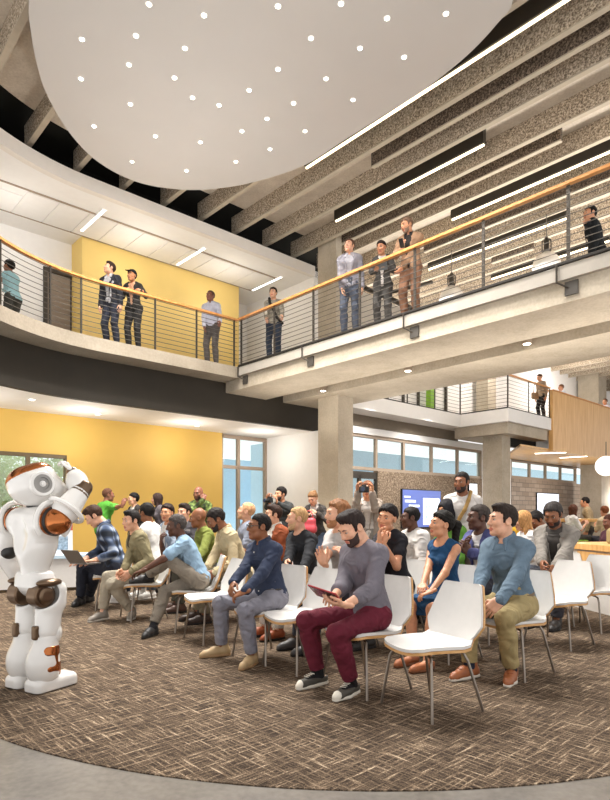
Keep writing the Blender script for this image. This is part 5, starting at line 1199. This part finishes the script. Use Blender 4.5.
# shoulder bag of the far woman, tablet, phone
b = empty('shoulder_bag', tuple(Vector(at(535, 396, 20.35))), R(30), 'tan bag hanging from the woman in striped trousers on the far balcony', 'bag')
hmesh('body', [(*run([(rbox((0, 0, 0), (.15, .06, .12), .05), 0)], .015).mesh(), 0)], mat('tan_leather', '9b7a58', .6), b)
MB().tube([(-.1, 0, .1), (-.02, .0, .45), (.02, 0, .5), (.06, 0, .42), (.1, 0, .1)], .012, 6).build('strap', mat('tan_leather', '9b7a58', .6), b)
def slab_thing(name, label, cat, c, x, y, sx, sy, th, body, face=None, bevel=.004):
    o = empty(name, c, 0, label, cat); x = Vector(x).normalized(); y = Vector(y); y = (y - x * y.dot(x)).normalized(); orient(o, x, y, x.cross(y))
    MB().box(-sx / 2, -sy / 2, -th / 2, sx / 2, sy / 2, th / 2).build('case', body, o, bevel=bevel)
    if face: MB().box(-sx / 2 + .012, -sy / 2 + .012, th / 2, sx / 2 - .012, sy / 2 - .012, th / 2 + .0015).build('screen', face, o)
    return o
def between(e, off):
    a, b = e['hands'][-1][0], e['hands'][1][0]; return wpt(e, (a + b) / 2 + np.array(off))
scr = mat('dark_screen', '1a1d24', 0.15)
slab_thing('tablet', 'grey tablet held by the woman in the dark grey suit on the bridge', 'tablet', between(TAB, (0, .12, .03)), wdir(TAB, (1, 0, 0)), wdir(TAB, (0, .8, .55)), .25, .18, .009, mat('tablet_grey', '6d7478', .4), scr)
slab_thing('phone', 'dark phone in the hand of the man in the beige blazer on the bridge', 'phone', wpt(PHO, PHO['hands'][1][0] + np.array((-.03, .1, .06))), wdir(PHO, (1, 0, 0)), wdir(PHO, (0, .6, .8)), .075, .15, .009, mat('phone_black', '17181a', .3), scr)
slab_thing('tablet', 'red tablet held by the bearded man in grey sweater', 'tablet', tuple(at(326, 594.5, 3.84)), Vector((.9, -.35, -.25)), Vector((-.5, -.7, .42)), .20, .26, .010, mat('red_case', 'a52c30', .45), scr)
# laptop on the man's knees
lp = empty('laptop', tuple(at(85.5, 563, 7.36)), R(150), 'open grey laptop on the knees of the man in the plaid shirt', 'laptop')
gm = mat('laptop_grey', '77716c', 0.4, 0.5)
MB().box(-.16, -.11, -.009, .16, .11, .009).build('base', gm, lp, bevel=.004)
kb = MB()
for r_ in range(5):
    for c_ in range(12): kb.box(-.14 + .0235 * c_, -.02 + .022 * r_, .009, -.121 + .0235 * c_, -.002 + .022 * r_, .0115)
kb.build('keyboard', scr, lp)
ld = MB().box(-.16, 0, 0, .16, .008, .215).build('lid', gm, lp, bevel=.003); ld.location = (0, .11, .009); ld.rotation_euler = (R(-38), 0, 0)
MB().box(-.148, -.0015, .012, .148, 0, .203).build('screen', scr, ld)
# ================================================================ ROBOT
def make_robot():
    gw = mat('gloss_white_shell', 'e2dfdb', 0.18, var=.01, coat=.6); cp = mat('copper_metal', 'b06a3c', 0.2, 0.9, var=.08); br = mat('bronze_metal', '6e5a48', 0.28, 0.85, var=.08); dk = mat('robot_black', '1a1715', 0.4); gy = mat('grey_speaker', '8f8c88', 0.4, .3)
    t = empty('humanoid_robot', (-1.95, 4.2, 0), math.atan2(-.5, .86), 'tall glossy white and copper humanoid robot with raised right arm', 'robot')
    h = .008
    def part(name, prims, m, parent=t, clips=(), hh=h):
        f = run(prims, hh)
        for n, p in clips: f.clip(n, p)
        return hmesh(name, [(*f.mesh(), 0)], m, parent)
    # torso
    tor = part('torso', [(cone((-.13, 0, 1.19), (.13, 0, 1.19), .115, n=(0, 1, 0), f=.95), 0), (ell((0, .01, 1.08), (.165, .125, .2)), .06), (cone((0, 0, 1.0), (0, .0, .80), .125, .095, n=(0, 1, 0), f=1.1), .08), (ell((0, .07, 1.08), (.1, .08, .13)), .05), (ell((0, -.125, 1.1), (.07, .03, .12)), .03, 's')], gw)
    part('neck', [(cone((0, 0, 1.2), (0, 0, 1.36), .06, .055), 0)], dk)
    for k in (-1, 1):
        MB().tube([(k * .205 + .0, .135 * math.cos(a), 1.20 + .135 * math.sin(a)) for a in np.arange(-.9, 4.1, .25)], .02, 8).build('shoulder_rim', gw, tor, smooth=True)
        part('shoulder', [(cone((k * .2, 0, 1.2), (k * .25, 0, 1.2), .105, .095), 0)], cp)
        MB().lathe([(.1, 0), (.107, .012), (.1, .03)], 24, (k * .215, 0, 1.2), (k, 0, 0)).build('shoulder_band', dk, tor, smooth=True)
    # head, turned to the picture left
    HM = rotm(-12, 6, -4); hc = np.array((.0, .0, 1.45)); hp = lambda *c: hc + HM @ np.array(c)
    hd = part('head', [(ell(hp(0, 0, 0), (.165, .19, .15), HM), 0), (ell(hp(0, .10, -.03), (.12, .12, .105), HM), .05), (cone(hp(-.05, .02, .09), hp(.05, .02, .09), .075, .075), .05), (cone(hp(-.06, .19, -.01), hp(.06, .19, -.01), .03, .03), .04)], gw)
    cpn = run([(ell(hp(0, 0, 0), (.165, .19, .15), HM), 0), (cone(hp(-.05, .02, .09), hp(.05, .02, .09), .075, .075), .05)], h, .05)
    cpn.d -= .004; cpn.clip(nrm(HM @ np.array([-.35, -.45, 1])), hp(0, .0, .085)); cpn.put(cone(hp(-.02, -.3, .13), hp(-.02, .3, .19), .03), .006, 's'); hmesh('crown_panel', [(*cpn.mesh(), 0)], cp, hd)
    for k in (-1, 1):
        c = hp(k * .145, -.015, .0); ax = HM[:, 0] * k
        MB().lathe([(.088, -.02), (.09, .018), (.084, .026), (.066, .026), (.064, .0)], 30, c, ax).build('ear_rim', gw, hd, smooth=True)
        ed = MB().lathe([(.066, .0), (.066, .022), (.045, .026), (.043, .018), (.026, .022), (.02, .016)], 30, c, ax).build('ear_disc', gy, hd, smooth=True)
        MB().lathe([(.016, .02), (.016, .03), (.008, .033)], 16, c, ax).build('ear_button', gw, ed)
    for k in (-1, 0, 1):
        v, q = ball(hp(k * .034, .216, .015), .015, 8); hmesh('light', [(v, q, 0)], mat('robot_glint', 'f4f2ee', .2), hd)  # white balls stand in for reflections on the head shell
    # right arm raised
    S = np.array((.25, .0, 1.2)); E = np.array((.275, .18, 1.415)); Wr = np.array((.17, .21, 1.52)); u = nrm(E - S)
    ua = part('upper_arm', [(cone(S + u * .09, E - u * .02, .098, .068), 0)], gw, clips=[(-u, E + u * .03)])
    part('elbow', [(cone(E - u * .03, E + u * .035, .07, .06), 0)], br)
    n1 = nrm(np.cross(u, (0, 0, 1))); n2 = np.cross(n1, u); c = S + u * .10
    MB().tube([c + (n1 * math.cos(a) + n2 * math.sin(a)) * .125 for a in np.arange(0, 6.5, .3)], .018, 8).build('arm_ring', gw, ua, smooth=True)
    w = nrm(Wr - E)
    part('forearm', [(cone(E + w * .045, Wr, .07, .06), 0), (ell(E + w * .10, (.076, .076, .085)), .03)], gw)
    hd_ = nrm(np.array((-.3, -.15, .6))); hn = np.array((-.5, -.6, 0))
    part('hand', hand(Wr + hd_ * .03, hd_, hn, 1, .75, s=.95), gw, hh=.006); part('wrist', [(cone(Wr - w * .01, Wr + hd_ * .04, .05, .045), 0)], br)
    # left arm hanging
    S2 = np.array((-.26, .0, 1.2)); E2 = np.array((-.33, -.02, .97)); W2 = np.array((-.31, .10, .74)); u2 = nrm(E2 - S2)
    part('upper_arm', [(cone(S2 + u2 * .08, E2, .098, .075), 0)], gw); part('elbow', [(cone(E2 - np.array([.05, 0, 0]), E2 + np.array([.05, 0, 0]), .06, .06), 0)], dk)
    part('forearm', [(cone(E2 + (W2 - E2) * .12, W2, .08, .06), 0)], gw); d2 = nrm(W2 - E2)
    part('hand', hand(W2 + d2 * .06, d2, (1, 0, 0), -1, .5, s=1.15), gw, hh=.006); part('wrist', [(cone(W2 - d2 * .01, W2 + d2 * .05, .05, .045), 0)], br)
    # pelvis and legs
    part('pelvis', [(rbox((0, 0, .77), (.13, .095, .075), .05), 0), (cone((-.1, 0, .72), (.1, 0, .72), .07, .07), .04)], gw)
    for k in (-1, 1):
        x = k * .112
        MB().lathe([(.03, -.055), (.075, -.055), (.086, -.044), (.086, .044), (.075, .055), (.03, .055)], 32, (x, -.03, .675), (1, 0, 0)).build('hip_joint', br, t, smooth=True)
        MB().lathe([(.058, .0), (.06, .012), (.05, .02), (.03, .02)], 24, (x + k * .055, -.03, .675), (k, 0, 0)).build('hip_cap', br, t, smooth=True)
        part('hip_guard', [(ell((x + k * .05, .0, .765), (.055, .1, .03)), 0)], br)
        th = part('thigh', [(cone((x, .045, .70), (x, .02, .42), .092, .088), 0), (rbox((x, .055, .66), (.075, .09, .10), .05), .05), (ell((x, -.02, .685), (.12, .105, .105)), .02, 's')], gw)
        part('knee_joint', [(rbox((x, -.05, .415), (.024, .045, .05), .012), 0)], br)
        
        part('knee_cap', [(ell((x, .055, .40), (.09, .06, .09)), 0)], gw)
        sk = part('shin', [(cone((x, .01, .36), (x, .0, .14), .085, .104), 0), (ell((x, -.035, .19), (.1, .095, .13)), .05)], gw, clips=[((0, 0, 1), (0, 0, .065)), ((0, .15, -1), (0, 0, .395))])
        o = run([(cone((x, .01, .36), (x, .0, .14), .085, .104), 0), (ell((x, -.035, .19), (.1, .095, .13)), .05)], h, .04); o.d -= .004
        m_ = Field(o.lo, [a[-1] for a in o.ax], h); sx = x + k * .082
        for p in ((cone((sx, -.03, .285), (sx, .05, .285), .034), .0), (cone((sx, .02, .27), (sx, .02, .17), .024), .012), (cone((sx, -.03, .165), (sx, .07, .165), .034), .012), (cone((sx, .07, .165), (sx, .085, .11), .032, .022), .012)): m_.put(p[0], p[1])
        n_ = [min(a, b) for a, b in zip(o.d.shape, m_.d.shape)]; sl = tuple(slice(0, q) for q in n_)
        m_.d[sl] = np.maximum(m_.d[sl], o.d[sl]); hmesh('shin_inset', [(*m_.mesh(), 0)], cp, sk)
        ft = part('foot', [(rbox((x, .055, .035), (.088, .175, .06), .045), 0), (ell((x, .0, .08), (.075, .09, .05)), .03)], gw, clips=[((0, 0, 1), (0, 0, .004))])
        part('ankle_joint', [(cone((x - .03, 0, .075), (x + .03, 0, .075), .05, .05), 0)], dk)
    return t
make_robot()
# ================================================================ SCREENS, COUNTERS, THINGS AT THE BACK
def screen(name, px0, px1, yt, yb, b, label, content):
    a0, z1 = onb(px0, yt, b); a1, _ = onb(px1, yt, b); z0 = onb((px0 + px1) / 2, yb, b)[1]; z1 = onb((px0 + px1) / 2, yt, b)[1]
    c = W((a0 + a1) / 2, b, (z0 + z1) / 2); t = empty(name, c, BROT, label, 'screen'); w, h = (a1 - a0) / 2, (z1 - z0) / 2
    MB().box(-w, -.0, -h, w, .07, h).build('housing', mat('screen_housing', '17181c', .4), t)
    MB().box(-w + .03, -.006, -h + .03, w - .03, 0, h - .03).build('display', emit('display_' + content[0], content[1], content[2]), t)
    for x0, z0_, x1, z1_, col, st in content[3]:
        MB().box(-w + 2 * w * x0, -.01, -h + 2 * h * z0_, -w + 2 * w * x1, -.006, -h + 2 * h * z1_).build('graphic', emit('graphic', col, st), t)
    return t
dots = [(.56 + .1 * (k % 3) + .02 * (k % 2), .12 + .13 * (k // 3), .62 + .1 * (k % 3), .2 + .13 * (k // 3), ('6f9fc4', '9cc2d8', 'c8b7a0')[k % 3], .9) for k in range(11)]
screen('wall_screen', 402, 441, 489.5, 528, 11.36, 'blue wall screen with white text behind the man in the white t-shirt', ('blue', '5b6cb0', .75, [(.05, .78, .2, .82, 'e8ecf8', 1), (.07, .66, .33, .72, 'e8ecf8', 1), (.16, .54, .42, .60, 'e8ecf8', 1), (.07, .2, .2, .23, 'd0d8f0', .9), (.07, .12, .3, .15, 'd0d8f0', .9), (.52, .08, .95, .78, 'e3eaf2', 1.1)] + dots))
screen('wall_screen', 537, 559, 493, 515, 11.36, 'pale wall screen behind the man in the grey blazer', ('pale', 'dfe6f2', 1.0, []))
screen('wall_screen', 597, 640, 495, 520, 11.36, 'blue wall screen cut by the right edge of the photo', ('blue2', '7a8fc0', .8, [(.1, .3, .4, .8, 'f0f2f8', 1.1), (.25, .15, .5, .3, '8fc4d8', 1)]))
screen('wall_screen', 469, 477.5, 483, 500, 11.36, 'narrow bright screen on the tile wall right of the standing man in white', ('white', 'eef0f2', 1.0, []))
def furniture(name, label, cat, x, y, rz=0): return empty(name, (x, y, 0), rz, label, cat)
# white fronted counter with wooden top at the right edge
c0, c1 = np.array((3.62, 8.1)), np.array((3.86, 6.35)); cd = nrm(np.append(c1 - c0, 0)); L_ = float(np.linalg.norm(c1 - c0)); ct = furniture('counter', 'low white counter with wooden top at the right edge of the photo', 'counter', c0[0], c0[1], math.atan2(cd[1], cd[0]))
MB().box(0, 0, 0, L_, .9, .78).build('body', M['pad'], ct); MB().box(-.03, -.03, .78, L_ + .03, .93, .86).build('worktop', M['wood'], ct, bevel=.005)
MB().box(.3, -.012, .62, 1.2, 0, .76).build('drawer', M['wood'], ct); MB().box(.65, -.02, .68, .85, -.008, .70).build('drawer_slot', mat('slot_dark', '5a3d22', .6), ct)
def stool(label, X, Y, col, z=.68, back=True, rz=0):
    t = furniture('bar_stool', label, 'stool', X, Y, rz); m = mat('stool_seat', col, .5)
    MB().box(-.2, -.2, z - .03, .2, .2, z).build('seat', m, t, bevel=.02)
    if back: MB().box(-.2, -.22, z - .02, .2, -.19, z + .3).build('backrest', m, t, bevel=.015)
    for sx in (-1, 1):
        for sy in (-1, 1): MB().tube([(sx * .15, sy * .15, z - .03), (sx * .21, sy * .21, 0)], .014, 6).build('leg', M['chrome'], t)
    return t
tb = furniture('bar_table', 'long wooden bar table in front of the third column', 'table', 6.85, 13.4, R(-8))
MB().box(-1.15, -.4, 1.07, 1.5, .4, 1.14).build('table_top', M['wood'], tb, bevel=.008)
for sx in (-1.0, 1.3):
    for sy in (-.3, .3): MB().box(sx - .04, sy - .04, 0, sx + .04, sy + .04, 1.07).build('leg', M['steel'], tb)
stool('lime green bar stool under the woman in white at the bar table', 5.98, 12.9, '9cc244', rz=R(-80))
stool('lime green bar stool under the person with reddish hair at the bar table', 6.58, 12.5, '9cc244')
def sitpose(): return dict(pel=(0, -.05, .68 + .085))
who('woman in white top with long brown hair on a green bar stool', 5.98, 12.9, -80, -60, 0, hpx=(570, 504), seat=False, sex='f', skin='light', hair=dict(type='long', col='5a3626'), top=dict(type='tee', col='e2ddd8', sleeve=.8), bot=dict(col='4a4540'), lf=(-.1, .38, .36), rf=(.1, .38, .36), lkn=(-.1, 1, .6), rkn=(.1, 1, .6), pel=(0, -.02, .78), lh=(-.1, .35, 1.12), rh=(.1, .35, 1.12), xlim=.1)
stand('man in beige shirt standing at the bar table before the column', 590, 494.5, 1.70, 60, hyaw=60, pitch=5, Y=14.2, skin='tan', hair=dict(type='short', col='1d1714'), top=dict(type='shirt', col='a08c6c', collar=False), bot=dict(col='4a4540'))
who('person with reddish brown hair in beige seen from behind at the bar table', 6.58, 12.5, 0, 5, 8, hpx=(600, 506), seat=False, sex='f', skin='tan', hair=dict(type='curly', col='7a4528', t=.008), top=dict(type='tee', col='cdb898', sleeve=.8), bot=dict(col='4a4c58'), lf=(-.1, .38, .36), rf=(.1, .38, .36), lkn=(-.1, 1, .6), rkn=(.1, 1, .6), pel=(0, -.02, .78), lh=(-.1, .35, 1.12), rh=(.1, .35, 1.12), xlim=.1)
who('person in dark purple top cut by the right edge of the photo', 4.72, 8.9, 110, 100, 10, hpx=(609, 528), chr_='white chair under the person in the dark purple top', skin='red', hair=dict(type='buzz', col='4a2a20'), top=dict(type='sweater', col='5a3a44'), bot=dict(col='3b3a40'))
bg = empty('tote_bag', (3.98 + .1, 7.55, .861), R(10), 'khaki bag standing on the counter at the right edge', 'bag')
hmesh('body', [(*run([(rbox((0, 0, .1), (.15, .08, .1), .04), 0), (rbox((0, 0, .17), (.11, .04, .06), .03), .05)], .012).mesh(), 0)], mat('khaki_canvas', '9a8a62', .8), bg)
MB().tube([(-.1, 0, .2), (-.06, 0, .27), (.06, 0, .27), (.1, 0, .2)], .01, 6).build('handle', mat('khaki_canvas', '9a8a62', .8), bg)
# yellow armchair and white globe lamp
ya = furniture('armchair', 'yellow armchair behind the man in the slate blue shirt', 'chair', 3.75, 10.2, R(20)); ym = cloth('e0b23a')
hmesh('seat', [(*run([(rbox((0, 0, .36), (.36, .36, .09), .06), 0)], .015).mesh(), 0)], ym, ya); hmesh('backrest', [(*run([(rbox((0, .34, .68), (.38, .08, .34), .07), 0)], .015).mesh(), 0)], ym, ya)
for k in (-1, 1): hmesh('armrest', [(*run([(rbox((k * .4, 0, .48), (.07, .36, .14), .06), 0)], .015).mesh(), 0)], ym, ya)
for sx in (-1, 1):
    for sy in (-1, 1): MB().tube([(sx * .3, sy * .28, .3), (sx * .33, sy * .3, 0)], .02, 6).build('leg', M['wood'], ya)
gl = empty('globe_pendant', tuple(at(606, 466, 17.5)), 0, 'large white globe lamp hanging under the wooden soffit at the right edge', 'lamp')
v, q = ball((0, 0, 0), .30, 14); hmesh('globe', [(v, q, 0)], emit('globe_glow', 'fff8ee', 1.6), gl); MB().tube([(0, 0, .28), (0, 0, 3.42 - at(606, 466, 17.5)[2])], .012, 6).build('cord', M['steel'], gl)
# display table with posters behind the robot
dt = furniture('display_table', 'pale blue topped table behind the robot', 'table', -4.55, 9.6, R(20))
MB().box(-1.1, -.35, .52, 1.0, .35, .58).build('table_top', mat('pale_blue_top', 'bcd2e2', .5), dt, bevel=.006); MB().box(-1.0, -.3, .05, .9, -.24, .52).build('front_panel', M['pad'], dt)
for sx in (-1.0, .9):
    for sy in (-.28, .28): MB().box(sx - .03, sy - .03, 0, sx + .03, sy + .03, .52).build('leg', M['pad'], dt)
pb = empty('poster_board', tuple(Vector(at(61.5, 543, 9.6))), R(20), 'red and white poster board standing on the table behind the robot', 'poster')
bz = .581 - pb.location.z
MB().box(-.17, 0, bz, .17, .025, bz + .52).build('board', mat('poster_white', 'e6e6e6', .6), pb); MB().box(-.17, -.003, bz + .40, .17, 0, bz + .52).build('red_band', mat('poster_red', 'c0392f', .6), pb)
MB().box(-.12, -.003, bz + .08, .1, 0, bz + .3).build('picture', mat('poster_blue', '8fa3b5', .6, var=.5, scale=25), pb)
